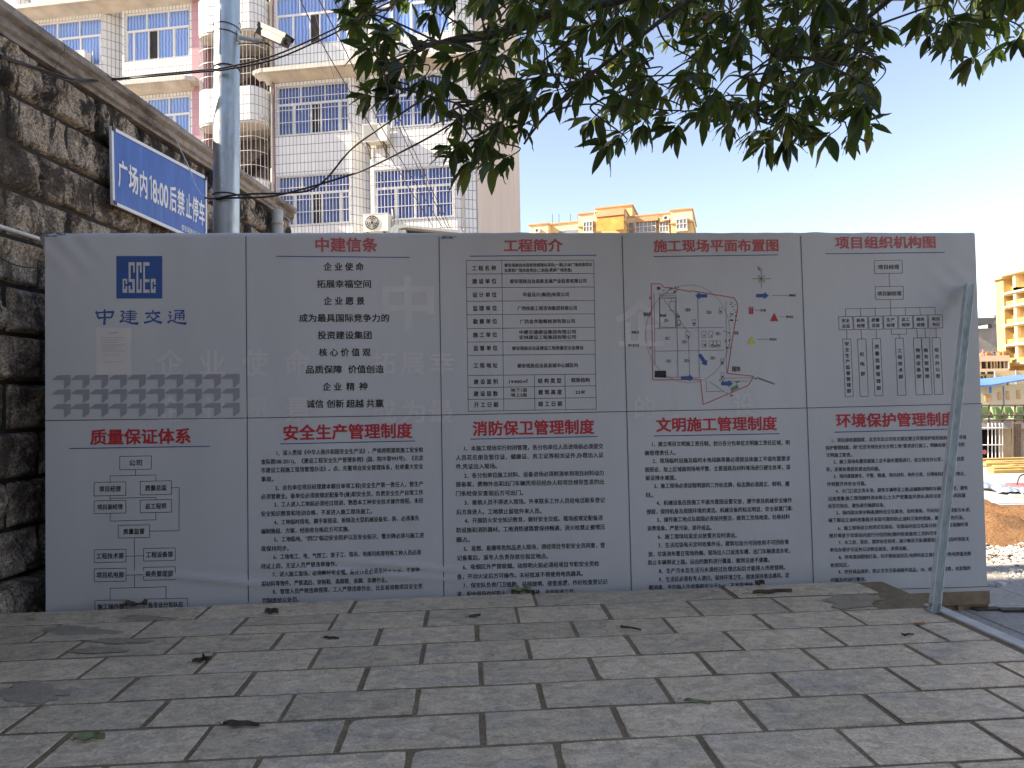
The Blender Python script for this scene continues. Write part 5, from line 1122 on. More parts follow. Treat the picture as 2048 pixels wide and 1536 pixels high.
rock_thing('boulder', 2012, 1092, 7.75, 0.07, plain('dark_clod', (0.10, 0.085, 0.06), 0.95, var=0.5, scale=20), 'dark earthy clod left of the pale boulder', 'rock')
# low wall, planks, machine
m = M(); bx(1974, 1992, 1008, 1030, 10.15, 0.25, m); tag(m.build('concrete_block', MT['concrete_pale']), 'squat concrete block at the left end of a low bluish wall', 'block')
m = M(); p, q_ = at(1992, 1010, 10.3), at(2140, 1024, 10.3); m.box(p.x, q_.x, 10.3, 10.45, ground_z(8, 10.3), p.z); m.box(p.x, q_.x, 10.27, 10.48, p.z, p.z + 0.03); tag(m.build('low_wall', plain('bluish_cement', (0.42, 0.47, 0.50), 0.8)), 'low bluish cement wall between clay heap and concrete floor', 'wall')
MT['plank'] = plain('yellow_formwork', (0.52, 0.33, 0.10), 0.75, var=0.35, scale=3)
for k, (x0, x1, y, Y, lab) in enumerate(((1968, 2100, 952, 14.1, 'long yellow formwork plank nearest the concrete floor'), (1966, 2120, 941, 15.0, 'yellow formwork plank in the middle of the stack rows'), (1964, 2130, 930, 16.0, 'yellow formwork plank farthest back before the scaffold'))):
    p, q_ = at(x0, y, Y), at(x1, y + 2, Y); m = M()
    for j in range(3): m.obox((p.x + U(0, .6), Y + 0.22 * j, -0.262 + 0.03 * (j % 2)), (q_.x - p.x + U(-.8, .8), U(-.12, .25), U(0, .04)), (0, 0.19, 0), (0, 0, 0.06))
    tag(m.build('formwork_plank', MT['plank']), lab, 'plank', 'formwork planks on the site floor')
m = M(); m.tube([at(2021, 997, 10.9), at(2150, 1000, 10.9)], 0.075, 14); tag(m.build('drain_pipe', plain('greenish_pipe', (0.50, 0.54, 0.46), 0.4)), 'pale greenish plastic pipe lying on the site floor', 'pipe')
m = M(); p = at(2012, 1003, 11.1); N2 = 14; vs = []
for j in range(7):
    for i in range(N2): vs.append((p.x + 0.06 * i, 11.15 + 0.14 * j, -0.26 + max(0, 0.05 + 0.11 * noise.noise(Vector((i * .5, j * .6, 2))))))
m.add(vs, [(j * N2 + i, j * N2 + i + 1, (j + 1) * N2 + i + 1, (j + 1) * N2 + i) for j in range(6) for i in range(N2 - 1)]); tag(m.build('tarpaulin', plain('blue_grey_sheet', (0.30, 0.36, 0.47), 0.6, var=0.3)), 'crumpled blue grey plastic sheet beside the pipe', 'tarpaulin')
rt = thing('site_trolley', at(2047, 990, 11.6), 'red pedestrian site trolley with a hooped handle on the concrete floor', 'trolley')
c = at(2050, 985, 11.6); MT['red_paint'] = plain('faded_red_paint', (0.50, 0.12, 0.13), 0.5)
m = M(); m.cbox(c.x - 0.16, c.x + 0.5, 11.45, 11.9, c.z - 0.02, c.z + 0.13, 0.03); m.build('body', MT['red_paint'], rt)
m = M(); m.tube(spline([(c.x - 0.14, 11.6, c.z + .1), (c.x - 0.08, 11.6, c.z + .27), (c.x + 0.05, 11.6, c.z + .31), (c.x + 0.3, 11.6, c.z + .3), (c.x + .42, 11.6, c.z + .1)]), 0.012, 6); m.build('handle_hoop', MT['grey_dark'], rt, True)
for dx in (0.0, 0.36): m = M(); m.tube([(c.x + dx, 11.4, c.z - 0.06), (c.x + dx, 11.47, c.z - 0.06)], 0.11, 18); m.build('wheel', MT['grey_dark'], rt)
for k in range(2):
    m = M(); m.tube([at(2005 + k * 12, 977 + 2 * k, 11.5), at(2030 + 6 * k, 990, 11.5)], 0.012, 6); tag(m.build('steel_bar', MT['rust']), ('upper' if not k else 'lower') + ' of two rusty bars leaning by the red trolley', 'bar', 'rusty bars by the red trolley')
# scaffolded floor of the new building in the pit
sfd = thing('unfinished_floor', at(2010, 925, 45), 'scaffolded concrete storey of the new building in the pit, green net on top', 'building'); YS = 45
p, q_ = at(1955, 842, YS), at(2200, 850, YS)
m = M(); m.box(p.x - 4, q_.x, YS, YS + 14, q_.z - 0.15, p.z); m.build('floor_slab', MT['concrete_pale'], sfd)
m = M(); bx(2007, 2025, 848, 930, YS + 0.3, 0.6, m); m.build('column', plain('cast_column', (0.62, 0.52, 0.34), 0.85, scale=1), sfd)
m = M(); m.box(p.x - 4, q_.x, YS + 5, YS + 5.2, -3.6, q_.z - .15); m.build('rear_wall', MT['dark_room'], sfd)
m = M(); bx(2032, 2200, 848, 925, YS + 1.5, 0.2, m); m.build('infill_wall', MT['concrete_pale'], sfd)
sc_ = M()
for x in (1950, 1961, 1976, 1984, 1991, 1999, 2005): p0_, p1_ = at(x, 932, YS - 0.4), at(x, 846, YS - 0.4); sc_.tube([p0_, p1_], 0.035, 6)
for y in (856, 890): sc_.tube([at(1945, y, YS - 0.45), at(2006, y, YS - 0.45)], 0.035, 6)
sc_.build('scaffold_tubes', MT['sign_white'], sfd)
rb_ = M()
for x in (2026, 2029, 2033, 2037, 2041): rb_.tube([at(x, 932, YS - 0.6), at(x, 846, YS - 0.6)], 0.05, 5)
for y in range(850, 930, 5): rb_.tube([at(2024, y, YS - 0.62), at(2042, y, YS - 0.62)], 0.03, 4)
rb_.build('rebar_cage', MT['rust'], sfd)
pr = M()
for x in (1962, 1978, 2005, 2030, 2048, 2070): pr.tube([at(x, 845, YS - .2), at(x, 808, YS - .2)], 0.06, 5)
for y in (811, 831, 840): pr.tube([at(1945, y, YS - .22), at(2200, y - 2, YS - .22)], 0.05, 5)
pr.build('guard_rail', MT['rust'], sfd)
nt = M(); n_ = 40; vs = []
for k in range(n_ + 1):
    x = 1945 + 255 * k / n_; vs += [at(x, 814, YS + 0.1 * math.sin(k * 1.7)), at(x, 838 + 1.5 * math.sin(k * 0.9), YS + 0.1 * math.sin(k * 1.3 + 1))]
nt.add(vs, [(2 * k, 2 * k + 2, 2 * k + 3, 2 * k + 1) for k in range(n_)]); nt.build('safety_net', plain('green_safety_net', (0.30, 0.46, 0.20), 0.9, var=0.3, scale=0.6), sfd)
m = M(); c = at(1969, 904, YS - 0.9); m.add([c + Vector((0.17 * math.cos(a), 0, 0.17 * math.sin(a))) for a in (0, 1.57, 3.14, 4.71)] , [(0, 1, 2, 3)]); m.obox(c - Vector((0.12, -0.001, 0.12)), (0.24, 0, 0), (0, 0.03, 0), (0, 0, 0.24)); tag(m.build('warning_sign', MT['red_paint']), 'small red warning sign hung on the scaffold tubes', 'sign')
# site cabins with the blue roof
cb = thing('site_cabin', at(2010, 805, 62), 'cream site cabins under a sloping blue metal roof', 'cabin'); Yc = 62
m = M(); bx(1945, 2250, 770, 815, Yc, 4, m); m.build('wall', plain('cream_cabin_panel', (0.66, 0.60, 0.42), 0.6, var=0.1, scale=0.4), cb)
r0, r1, r2, r3 = at(1945, 774, Yc - 1.2), at(1986, 773, Yc - 1.2), at(2130, 743, Yc - 1.2), at(1945, 760, Yc + 5)
m = M(); m.prism([at(1940, 774, Yc - 1), at(1982, 772, Yc - 1), at(2150, 744, Yc - 1), at(2150, 741, Yc + 6), at(1940, 762, Yc + 6)], (0, 0, 0.12)); m.build('roof', plain('blue_roof_sheet', (0.09, 0.22, 0.62), 0.45, var=0.15, scale=0.5), cb)
m = M(); bx(1981, 1984, 773, 786, Yc - 0.5, 0.2, m); bx(2008, 2009, 773, 812, Yc - 0.1, 0.1, m); bx(2016, 2018, 764, 770, Yc - 0.5, 0.2, m); m.build('blue_trim', plain('blue_trim', (0.10, 0.26, 0.66), 0.5), cb)
for (x0, x1, y0, y1) in ((1996, 2003, 784, 800), (2013, 2019, 782, 799), (2034, 2041, 780, 798), (1970, 1983, 789, 802)):
    m = M(); bx(x0, x1, y0, y1, Yc - 0.06, 0.05, m); m.build('window', plain('orange_shutter', (0.60, 0.36, 0.16), 0.6), cb)
# hoarding panels and stall behind the cabins
hp = thing('panel_fence', at(2020, 760, 75), 'pale fence panels with blue posts above the blue roof', 'fence'); m = M(); bx(1990, 2250, 742, 775, 75, 0.1, m); m.build('panels', MT['cream'], hp)
m = M(); bx(1989, 1990.5, 742, 772, 74.9, 0.1, m); bx(2032, 2034, 740, 772, 74.9, 0.1, m); m.build('post', plain('blue_post', (0.20, 0.32, 0.62), 0.5), hp)
stl = thing('market_stall', at(1975, 760, 80), 'small yellow stall with dark gaps beyond the blue roof', 'stall'); m = M(); bx(1945, 1989, 748, 770, 80, 2, m); m.build('wall', plain('stall_yellow', (0.62, 0.52, 0.16), 0.7, var=0.3, scale=0.5), stl)
m = M()
for (x0, x1, y0, y1) in ((1962, 1966, 752, 760), (1969, 1973, 751, 760), (1982, 1985, 754, 760), (1962, 1971, 744, 748.5), (1975, 1988, 743, 748)): m = M(); bx(x0, x1, y0, y1, 79.9, 0.08, m); m.build('opening', MT['dark_room'], stl)
# long low building with open upper floor
lb = thing('low_building', at(1985, 745, 95), 'long low building with a row of dark openings and a flat roof', 'building'); Yl = 95
m = M(); bx(1940, 2020, 712, 722, Yl, 9, m); bx(1940, 2020, 738, 790, Yl, 9, m); bx(2017, 2020, 722, 738, Yl, 9, m); m.build('wall', MT['white_bay'], lb)
m = M(); bx(1940, 2017, 722, 738, Yl + 0.8, 0.2, m); m.build('openings', MT['dark_room'], lb)
m = M()
for x in (1962, 1974, 1983, 1989, 1994, 2001, 2009): bx(x, x + 1.4, 722, 738, Yl + 0.2, 0.3, m)
m.build('mullion', MT['cream'], lb)
rz = at(1980, 712, Yl).z
m = M()
for k in range(26): x = at(U(1955, 2010), 712, Yl + U(1, 6)); r = U(.15, .5); m.cbox(x.x - r, x.x + r, x.y - r, x.y + r, rz - .05, rz + U(.2, .9), 0.08)
m.build('roof_rubble', MT['clay'], lb)
def sitting_person(x, lab, shirt):
    c = at(x, 712, Yl + 0.6); c.z = rz
    t = thing('person', c, lab, 'person'); m = M()
    def loft(pts, rs): m.tube([c + Vector(p) for p in pts], rs, 10)
    loft([(0, .1, .12), (0, .08, .3), (0, 0, .55), (0, -.03, .66), (0, -.03, .72), (0, -.04, .80), (0, -.04, .9), (0, -.03, .96)], [.14, .16, .19, .10, .055, .10, .10, .04])
    for s in (-1, 1):
        loft([(s * .08, .08, .16), (s * .14, -.22, .36), (s * .14, -.30, .34), (s * .13, -.30, .06), (s * .13, -.42, .03)], [.09, .075, .06, .05, .04])
        loft([(s * .17, 0, .6), (s * .24, -.1, .42), (s * .15, -.28, .40)], [.06, .05, .035])
    m.build('body', MT[shirt], t, True)
MT['pink_shirt'] = plain('pink_shirt', (0.42, 0.16, 0.18), 0.8); MT['dark_shirt'] = plain('dark_shirt', (0.10, 0.09, 0.10), 0.8)
sitting_person(1966, 'person in a reddish shirt crouching on the low flat roof', 'pink_shirt'); sitting_person(1987, 'person in dark clothes crouching on the low flat roof', 'dark_shirt')
# grey concrete building with a canopy
gb = thing('concrete_building', at(1975, 700, 118), 'grey bare concrete building with a flat dark canopy', 'building'); Yg = 118
m = M(); bx(1945, 2006, 657, 740, Yg, 12, m); bx(1988, 2010, 630, 657, Yg + 1, 1.2, m); bx(1983, 2000, 636, 657, Yg + .5, 1.0, m); m.build('wall', plain('raw_grey_concrete', (0.40, 0.385, 0.37), 0.9, var=0.35, scale=0.35), gb)
m = M(); m.prism([at(1940, 636, Yg - 2), at(1996, 635, Yg - 2), at(1984, 648, Yg - 2.0), at(1940, 650, Yg - 2)], (0, 6, 0)); m.build('canopy', plain('canopy_grey', (0.16, 0.165, 0.175), 0.8), gb)
# unfinished ochre block with balconies
ob = thing('unfinished_block', at(2030, 740, 100), 'tall ochre brick block with stacked open balconies beyond the blue roof', 'building'); Yo = 100
MT['ochre'] = plain('ochre_brick', (0.58, 0.40, 0.16), 0.85, var=0.2, scale=0.4)
OX, OF, ON = 71.3, 100.0, 70.0; zt = at(1999, 556, OF).z - 0.4; zb = -4          # its long side faces left, running away from the viewer
m = M(); m.box(OX, OX + 14, 98.35, OF, zb, zt); m.box(OX + 1.25, OX + 14, ON, 98.35, zb, zt + 0.25); m.build('wall', MT['ochre'], ob)
m = M(); m.box(OX - 0.5, OX + 14.4, 98.0, OF + 0.5, zt, zt + 0.3); m.box(OX - 0.6, OX + 14.4, ON - .4, 98.0, zt + 0.26, zt + 0.55); m.box(OX + 2, OX + 12, ON + 4, 95, zt + .55, zt + 1.7); m.build('cornice', MT['cream'], ob)
flo = M(); rl = M(); rl2 = M()
for k, yy in enumerate((588, 615, 651, 691, 728)):
    z = at(2014, yy, 98).z
    flo.box(OX - 0.15, OX + 1.25, ON, 98.34, z - 0.28, z); rl.box(OX - 0.4, OX - 0.16, ON, 98.1, z - 0.12, z + 0.14)
    if k: rl2.box(OX + 0.05, OX + 0.15, ON, 98.0, z + 0.02, z + 0.85)
    for y in (95.9, 92.2, 88.5, 84.0, 79.5): flo.box(OX - 0.05, OX + 0.5, y, y + .5, z, z + 2.6); flo.box(OX + 0.5, OX + 1.24, y + .1, y + .3, z, z + 2.6)
    for y in (96.8, 93.1, 89.4, 85.2, 81):
        m2 = M(); m2.box(OX + 1.19, OX + 1.26, y, y + 1.15, z + 0.95, z + 2.05); m2.build('window', MT['dark_room'], ob)
flo.build('balcony_slab', MT['cream'], ob); rl.build('slab_edge', plain('pale_green_band', (0.50, 0.52, 0.42), 0.8), ob); rl2.build('balcony_rail', plain('brick_rail', (0.52, 0.27, 0.10), 0.85, var=0.3, scale=1.5), ob)
# far tree line closing the horizon behind the site
tl = M()
for k in range(420):
    x = U(-60, 420); y = U(240, 330); h = U(5, 11); base = Vector((x, y, -4)); 
    for q_ in range(7):
        c = base + Vector((U(-3, 3), U(-2, 2), h * U(.3, 1))); r = U(1.2, 2.6); n1, n2 = 7, 4; vs = []
        for j in range(n2 + 1):
            for i in range(n1): th, ph = 2 * math.pi * i / n1, math.pi * j / n2; vs.append(c + Vector((math.sin(ph) * math.cos(th), math.sin(ph) * math.sin(th), math.cos(ph) * .8)) * r * U(.75, 1.25))
        tl.add(vs, [(j * n1 + i, (j + 1) * n1 + i, (j + 1) * n1 + (i + 1) % n1, j * n1 + (i + 1) % n1) for j in range(n2) for i in range(n1)])
tag(tl.build('tree_line', plain('distant_foliage', (0.055, 0.085, 0.04), 0.9, var=0.4, scale=0.4)), 'distant belt of trees beyond the site', 'trees', kind='stuff')

# ------------------------------------------------------------------ mango tree overhead
LAB_TREE = 'mango tree with long dark drooping leaves hanging over the hoarding'
def leaf_mat(name, dry=False):
    n = N(name); isl = n.island()
    if dry: col = n.ramp(isl, [(0, (0.10, 0.06, 0.03)), (1, (0.24, 0.15, 0.07))])
    else: col = n.ramp(isl, [(0.0, (0.020, 0.032, 0.013)), (0.45, (0.038, 0.056, 0.019)), (0.85, (0.062, 0.086, 0.026)), (0.96, (0.10, 0.12, 0.035)), (1.0, (0.12, 0.085, 0.04))])
    n.out(col, 0.4, 0, 0.4)
    tr = n.n.new('ShaderNodeBsdfTranslucent'); br = n.mix(1.0, col, (1.9, 2.3, 0.9), 'MULTIPLY'); n.link(br, tr.inputs['Color'])
    mx = n.n.new('ShaderNodeMixShader'); mx.inputs[0].default_value = 0.36
    n.link(n.b.outputs[0], mx.inputs[1]); n.link(tr.outputs[0], mx.inputs[2]); n.link(mx.outputs[0], n.n['Material Output'].inputs['Surface'])
    return n.m
MT['leaf'] = leaf_mat('mango_leaf')
CROWN_POLY = [(680, -60), (690, 20), (705, 60), (700, 110), (735, 150), (720, 205), (765, 190), (800, 180), (840, 170), (880, 190), (905, 235), (935, 262), (925, 300), (900, 318), (935, 330), (985, 335), (1010, 320), (1035, 275), (1060, 225), (1095, 190), (1130, 180), (1165, 200), (1180, 250), (1215, 298), (1245, 278), (1290, 250), (1340, 235), (1390, 230), (1440, 255), (1500, 270), (1530, 298), (1580, 288), (1620, 262), (1660, 285), (1700, 280), (1738, 255), (1742, 190), (1720, 140), (1750, 90), (1765, 30), (1775, -60)]
CROWN_R = [(1835, -60), (1825, 30), (1835, 75), (1890, 85), (1935, 110), (1945, 148), (1985, 120), (2030, 100), (2110, 95), (2110, -60)]
def inside(p, poly):
    x, y = p; r = False; j = len(poly) - 1
    for i in range(len(poly)):
        xi, yi = poly[i]; xj, yj = poly[j]
        if (yi > y) != (yj > y) and x < (xj - xi) * (y - yi) / (yj - yi) + xi: r = not r
        j = i
    return r
tree = thing('mango_tree', (5.3, 0.9, -0.3), LAB_TREE, 'tree')
LIMBS = [spline([(5.3, 0.9, -0.35), (5.2, 1.0, 0.8), (5.05, 1.2, 2.0), (4.8, 1.5, 2.9)]),
 spline([(4.8, 1.5, 2.9), (3.9, 2.4, 3.7), (2.9, 3.4, 4.15), (1.6, 4.3, 4.25), (0.3, 4.9, 4.2), (-0.7, 5.0, 4.05)]),
 spline([(3.9, 2.4, 3.7), (3.2, 3.3, 4.3), (2.5, 4.7, 4.6), (1.6, 5.6, 4.7), (0.4, 6.1, 4.75)]),
 spline([(2.9, 3.4, 4.15), (2.6, 4.1, 4.05), (2.2, 4.6, 3.75), (1.9, 4.9, 3.4)]),
 spline([(4.8, 1.5, 2.9), (4.6, 3.0, 4.0), (4.2, 4.6, 4.55), (3.7, 5.6, 4.75)]),
 spline([(4.8, 1.5, 2.9), (4.0, 1.2, 4.2), (2.2, 1.2, 5.0), (0.4, 1.4, 5.3), (-1.4, 1.8, 5.2)]),
 spline([(4.6, 3.0, 4.0), (5.2, 4.2, 4.6), (5.6, 5.6, 4.8)]), spline([(4.8, 1.5, 2.9), (5.6, 0.6, 4.4), (6.3, -0.5, 5.4)]), spline([(2.2, 1.2, 5.0), (1.6, 2.6, 5.6), (0.6, 3.8, 5.9)]),
 spline([(1.6, 4.3, 4.25), (1.0, 4.5, 3.9), (0.4, 4.5, 3.45), (0.1, 4.45, 3.1)]), spline([(0.3, 4.9, 4.2), (-0.3, 4.6, 3.9), (-0.8, 4.4, 3.6)])]
LR = [(0.17, 0.12), (0.10, 0.018), (0.07, 0.015), (0.03, 0.009), (0.08, 0.015), (0.09, 0.015), (0.04, 0.012), (0.09, 0.02), (0.05, 0.015), (0.022, 0.007), (0.018, 0.007)]
tm = M(); lm = M()
for k, (L, (r0, r1)) in enumerate(zip(LIMBS, LR)):
    rs = [r0 + (r1 - r0) * (i / (len(L) - 1)) ** 0.8 for i in range(len(L))]
    if k == 0: rs = [r * (1 + 0.5 * max(0, 1 - i / 5)) for i, r in enumerate(rs)]
    Lw = [p + Vector((noise.noise(p * 2.1), noise.noise(p * 2.3 + Vector((7, 0, 0))), noise.noise(p * 1.9 + Vector((0, 9, 0))))) * (0.05 if k else 0.01) for p in L]
    (tm if k == 0 else lm).tube(Lw, rs, 12 if k == 0 else 7); LIMBS[k] = Lw
nodes = [p for L in LIMBS[1:] for p in L]
cr = M()
def leaf(base, d, L, w, droop, roll):
    d = d.normalized(); up = Vector((0, 0, 1)); sd = d.cross(up); sd = sd.normalized() if sd.length > 1e-3 else Vector((1, 0, 0))
    sd = (Matrix.Rotation(roll, 3, d) @ sd); n_ = 6; vs = []; p = base.copy(); dirn = d.copy()
    prof = [0.10, 0.62, 0.95, 1.0, 0.82, 0.48, 0.02]; wob = U(-.25, .25)
    for k in range(n_ + 1):
        nm = sd.cross(dirn).normalized(); h = w * 0.5 * prof[k]; lift = nm * h * 0.34 + nm * 0.004 * math.sin(k * 2.2 + wob * 9)
        vs += [p - sd * h + lift, p, p + sd * h + lift * (1 + wob)]
        p = p + dirn * (L / n_); dirn = (dirn + Vector((0, 0, -droop / n_)) + sd * wob * 0.12).normalized()
    cr.add(vs, [(3 * k + j, 3 * k + j + 1, 3 * k + 4 + j, 3 * k + 3 + j) for k in range(n_) for j in (0, 1)])
def rosette(c, dirv, n_, size, shoots=True):
    dirv = dirv.normalized(); a = dirv.orthogonal().normalized(); b = dirv.cross(a)
    for k in range(n_):
        an = 2.4 * k + U(-.3, .3); el = U(0.55, 1.35) if k > 2 else U(0.25, 0.7)
        d = dirv * math.cos(el) + (a * math.cos(an) + b * math.sin(an)) * math.sin(el)
        L = size * U(0.65, 1.18); leaf(c - dirv * U(0, 0.05) + d * 0.015, d + Vector((0, 0, -U(-0.1, 0.3))), L, L * U(0.24, 0.34), U(0.05, 0.8), U(-0.8, 0.8))
    best = min(nodes, key=lambda q_: (q_ - c).length + (0.35 if q_.z < c.z - 0.1 else 0)); D = best - c
    if shoots:
        m1 = c - dirv * 0.12; m2 = c + D * 0.5 + Vector((U(-.08, .08), U(-.08, .08), 0.05 + 0.05 * D.length))
        pts = spline([best, m2, m1, c], 5); r0 = 0.006 + 0.004 * min(D.length, 1.2)
        lm.tube(pts, [r0 + (0.0032 - r0) * i / (len(pts) - 1) for i in range(len(pts))], 5)
        if D.length > 0.3 and rnd() < 0.7: nodes.append(pts[len(pts) // 2])
cents = []
def try_add(x, y, Y, mind):
    P = at(x, y, Y)
    if any((P - q_).length < mind for q_ in cents): return False
    cents.append(P); return True
# outlying sprays that shape the lower edge of the crown
EDGE = [(712, 60, 4.4), (700, 8, 4.6), (742, 22, 4.5), (740, 110, 4.3), (775, 85, 4.4), (762, 170, 4.2), (735, 205, 4.1), (800, 150, 4.3), (790, 205, 4.2), (846, 172, 4.2), (830, 120, 4.4), (868, 215, 4.2), (915, 255, 4.1), (905, 310, 4.0), (935, 335, 4.05), (980, 345, 4.0), (965, 300, 4.1), (1010, 330, 4.15), (1000, 265, 4.2), (1040, 268, 4.2), (1060, 205, 4.3), (1030, 225, 4.3), (950, 225, 4.2), (1105, 195, 4.4), (1150, 200, 4.5), (1180, 255, 4.3), (1218, 302, 4.3), (1240, 285, 4.4), (1285, 262, 4.5), (1330, 245, 4.6), (1350, 270, 4.5), (1400, 240, 4.7), (1455, 262, 4.6), (1500, 285, 4.4), (1530, 300, 4.4), (1575, 298, 4.5), (1612, 268, 4.6), (1655, 285, 4.5), (1700, 288, 4.5), (1735, 262, 4.6), (1725, 225, 4.6), (1745, 185, 4.7), (1700, 165, 4.8), (1742, 130, 4.8), (1760, 70, 4.9),
        (1845, 45, 5.0), (1860, 85, 4.9), (1905, 92, 4.9), (1940, 135, 4.8), (1925, 60, 5.0), (1985, 118, 4.9), (2030, 95, 4.9), (2000, 50, 5.0), (2060, 60, 5.0), (1880, 15, 5.1), (1960, 10, 5.1), (2040, 15, 5.1)]
for x, y, Y in EDGE: cents.append(at(x, y - 12, Y + U(-.25, .25)))
tries = 0
while len(cents) < 290 and tries < 6000:
    tries += 1; x, y = U(660, 2110), U(-60, 340)
    if not (inside((x, y + 34), CROWN_POLY) or inside((x, y + 30), CROWN_R)): continue
    if rnd() < (0.62 if x < 960 else 0.45 if x > 1790 else 0.25 if x > 1400 else 0.0): continue
    try_add(x, y, U(3.7, 6.4), 0.17)
vis = len(cents)
tries = 0
while len(cents) < 560 and tries < 20000:
    tries += 1; v = Vector((U(-1, 1), U(-1, 1), U(-1, 1)))
    if v.length > 1: continue
    P = Vector((2.5 + v.x * 4.6, 2.6 + v.y * 4.2, 5.3 + v.z * 2.2))
    if P.z < 3.3 + 0.25 * abs(P.y - 3): continue
    pj = project(P)
    if pj and -40 < pj[0] < 2090 and -120 < pj[1] < 1500 and not (inside((pj[0], pj[1] + 40), CROWN_POLY) or inside((pj[0], pj[1] + 40), CROWN_R)): continue
    if any((P - q_).length < 0.2 for q_ in cents): continue
    cents.append(P)
for k, c in enumerate(cents):
    out = (c - Vector((2.4, 3.2, 4.6))); out.z *= 0.5
    dv = out.normalized() * 0.7 + Vector((U(-.6, .6), U(-.6, .6), U(-.75, 0.15)))
    rosette(c, dv, random.randint(9, 13) if k < vis else 9, U(0.145, 0.2))
tm.build('trunk', MT['bark'], tree, True); lm.build('branches', MT['twig'], tree, True); cr.build('crown', MT['leaf'], tree, True)

# ------------------------------------------------------------------ fallen leaves and litter on the paving
MT['dry'] = plain('dry_leaf', (0.085, 0.06, 0.04), 0.8, var=0.4, scale=30); MT['dry_dark'] = plain('rotten_leaf', (0.075, 0.058, 0.040), 0.85, var=0.4, scale=30); MT['dry_green'] = plain('yellow_green_leaf', (0.20, 0.23, 0.11), 0.6, var=0.35, scale=30)
def fallen(x, y, L, w, ang, curl, mat, lab, z=0.004):
    g = ground(x, y, z); m = M(); n_ = 10; d = Vector((math.cos(ang), math.sin(ang), 0)); s_ = Vector((-d.y, d.x, 0)); vs = []
    for k in range(n_ + 1):
        t = k / n_ - 0.5; wd_ = w * 0.5 * (0.04 + math.sin(math.pi * (k / n_) ** 0.85) ** 1.1); zc_ = curl * (0.35 + math.sin(k * 1.1 + ang) * 0.3)
        for j in (-1, -.5, 0, .5, 1): vs.append(g + d * (t * L) + s_ * (wd_ * j * 0.85 + 0.006 * math.sin(k * 1.3)) + Vector((0, 0, max(0, curl * abs(j) ** 1.5 * (1.1 if j > 0 else .5) + zc_ * 0.3 + 0.002 * math.sin(5 * j + k)))))
    m.add(vs, [(5 * k + j, 5 * k + j + 1, 5 * k + 6 + j, 5 * k + 5 + j) for k in range(n_) for j in range(4)])
    tip = Vector(vs[2]); m.tube([tip, tip - d * L * 0.13 + Vector((0, 0, 0.01)), tip - d * L * 0.24 + s_ * 0.01], 0.0016, 5)
    tag(m.build('fallen_leaf', MT[mat], None, True), lab, 'leaf', 'fallen leaves on the pavement')
fallen(178, 1480, 0.125, 0.045, 0.15, 0.022, 'dry_green', 'curled yellow green leaf at the lower left of the paving')
fallen(482, 1451, 0.17, 0.042, -0.12, 0.013, 'dry_dark', 'dark shrivelled leaf lying across a joint, right of the green leaf')
fallen(404, 1323, 0.10, 0.03, 0.5, 0.018, 'dry_dark', 'small black leaf with a stalk standing in a paver joint on the left')
fallen(410, 1322, 0.07, 0.02, 2.3, 0.03, 'dry_dark', 'thin black leaf sliver crossing another in a paver joint')
fallen(272, 1211, 0.15, 0.08, 0.2, 0.03, 'dry', 'brown curled leaf against the foot of the hoarding on the left', 0.01)
fallen(543, 1227, 0.09, 0.045, 0.1, 0.028, 'dry_dark', 'rolled dark leaf on the border stone left of the middle')
fallen(1043, 1183, 0.14, 0.055, 0.1, 0.028, 'dry_green', 'greenish leaf tucked under the banner at the middle of the border')
fallen(1520, 1170, 0.09, 0.04, 0.3, 0.028, 'dry_dark', 'dark leaf at the banner foot near the right end')
fallen(1545, 1186, 0.30, 0.035, 0.12, 0.02, 'dry', 'long narrow dry leaf on the border stone at the right')
fallen(662, 1278, 0.10, 0.022, -0.15, 0.012, 'dry_dark', 'narrow dark leaf on a paver left of the middle')
fallen(1395, 1405, 0.12, 0.022, -0.35, 0.01, 'dry_green', 'thin green blade lying on a joint right of the middle')
fallen(950, 1232, 0.09, 0.05, 0.6, 0.006, 'dry_dark', 'flattened dark leaf scrap on a paver near the middle')
def twig(x, y, L, ang, lab, mat='twig'):
    g = ground(x, y, 0.009); d = Vector((math.cos(ang), math.sin(ang), 0)); m = M(); m.tube([g - d * L / 2, g + Vector((0, 0, .004)), g + d * L / 2], [0.007, 0.006, 0.005], 6); m.tube([g - d * L / 2, g - d * L / 2 + Vector((-d.y, d.x, 0)) * 0.02], 0.006, 6)
    tag(m.build('fallen_twig', MT[mat], None, True), lab, 'twig')
twig(1262, 1256, 0.13, -0.5, 'short dark forked twig lying on the paving')
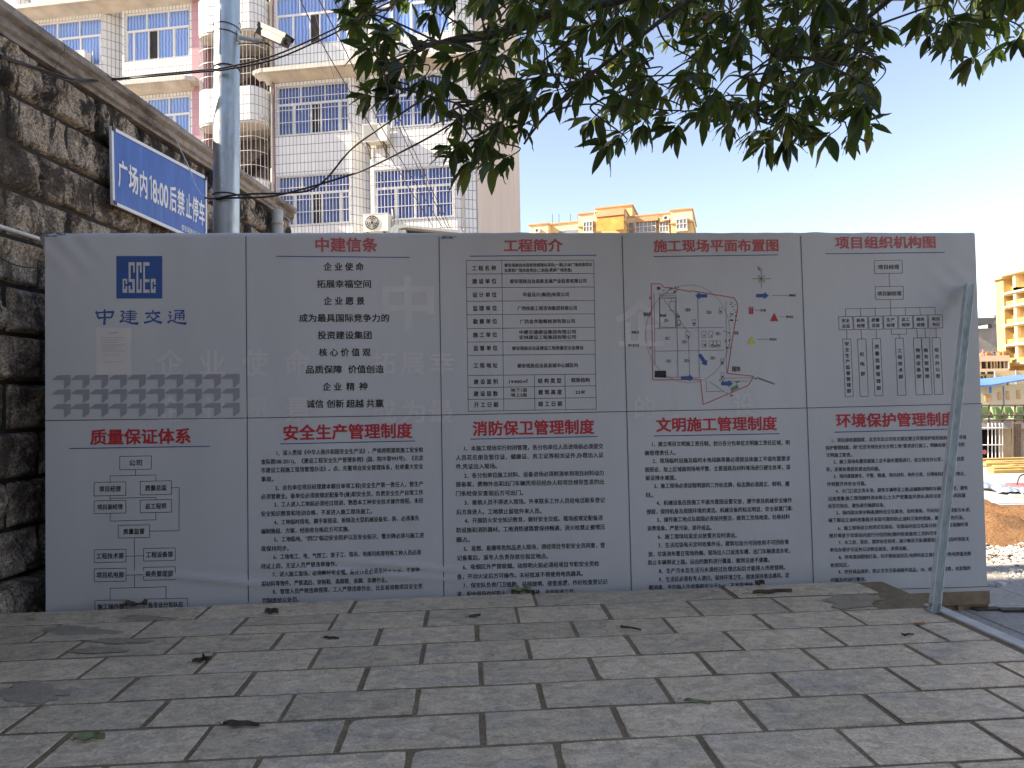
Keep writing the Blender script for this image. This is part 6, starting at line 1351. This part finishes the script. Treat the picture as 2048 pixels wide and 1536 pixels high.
twig(1818, 1269, 0.06, 0.15, 'stubby dark twig on the paving near the steel prop')
m = M(); g = ground(1832, 1249, 0.004); m.obox(g, (0.06, 0.004, 0), (-0.001, 0.014, 0), (0, 0, 0.008)); tag(m.build('wood_chip', plain('orange_wood', (0.36, 0.16, 0.06), 0.7)), 'small orange wood chip on a joint below the steel prop', 'wood chip')
m = M(); g = ground(52, 1241, 0.004); m.obox(g, (0.05, 0.008, 0), (-0.004, 0.02, 0), (0, 0, 0.01)); tag(m.build('leaf_scrap', plain('tan_scrap', (0.42, 0.30, 0.17), 0.8)), 'small tan scrap on the border stone at the far left', 'litter')
m = M(); g = onplane(2000, 1228, BA, BN); g = ground(1995, 1226, -0.28)
for k in range(3): m.obox(g + Vector((-.12 + .16 * k, U(-.05, .05), 0.002 + .006 * k)), (U(.15, .3), U(-.03, .03), 0), (U(-.02, .02), .07, 0), (0, 0, .012))
tag(m.build('dark_flat_pieces', MT['dry_dark']), 'flat dark boards on the ground by the right foot of the hoarding', 'pieces')  # thin dark boxes, overlapping, low on the ground

# added unseen shop block behind the camera, cuts sky light on the hoarding
rs_ = thing('rear_sky_block', (-4, -12, -0.3), 'added unseen shop block behind the camera, keeping sky light off the hoarding', 'building')
MT['ochre_dull'] = plain('dull_render', (0.26, 0.245, 0.23), 0.9, var=0.2, scale=0.5)
m = M(); m.box(-26, 13, -17, -8.5, -0.4, 8.0); m.build('wall', MT['ochre_dull'], rs_); m = M(); m.box(-26.4, 13.4, -17.4, -8.1, 8.003, 8.4); m.build('roof', MT['soffit'], rs_)
for k in range(11):
    x = -24 + 3.5 * k
    for z in (4.4,):
        m = M(); m.box(x, x + 2.2, -8.5, -8.44, z, z + 1.8); w_ = m.build('window', MT['frame'], rs_); m = M(); m.box(x + .08, x + 2.12, -8.45, -8.42, z + .08, z + 1.72); m.build('pane', MT['glass_far'], w_)
    m = M(); m.box(x - .3, x + 2.6, -8.5, -8.45, -0.3, 2.9); m.build('shutter', MT['grey_dark'], rs_)
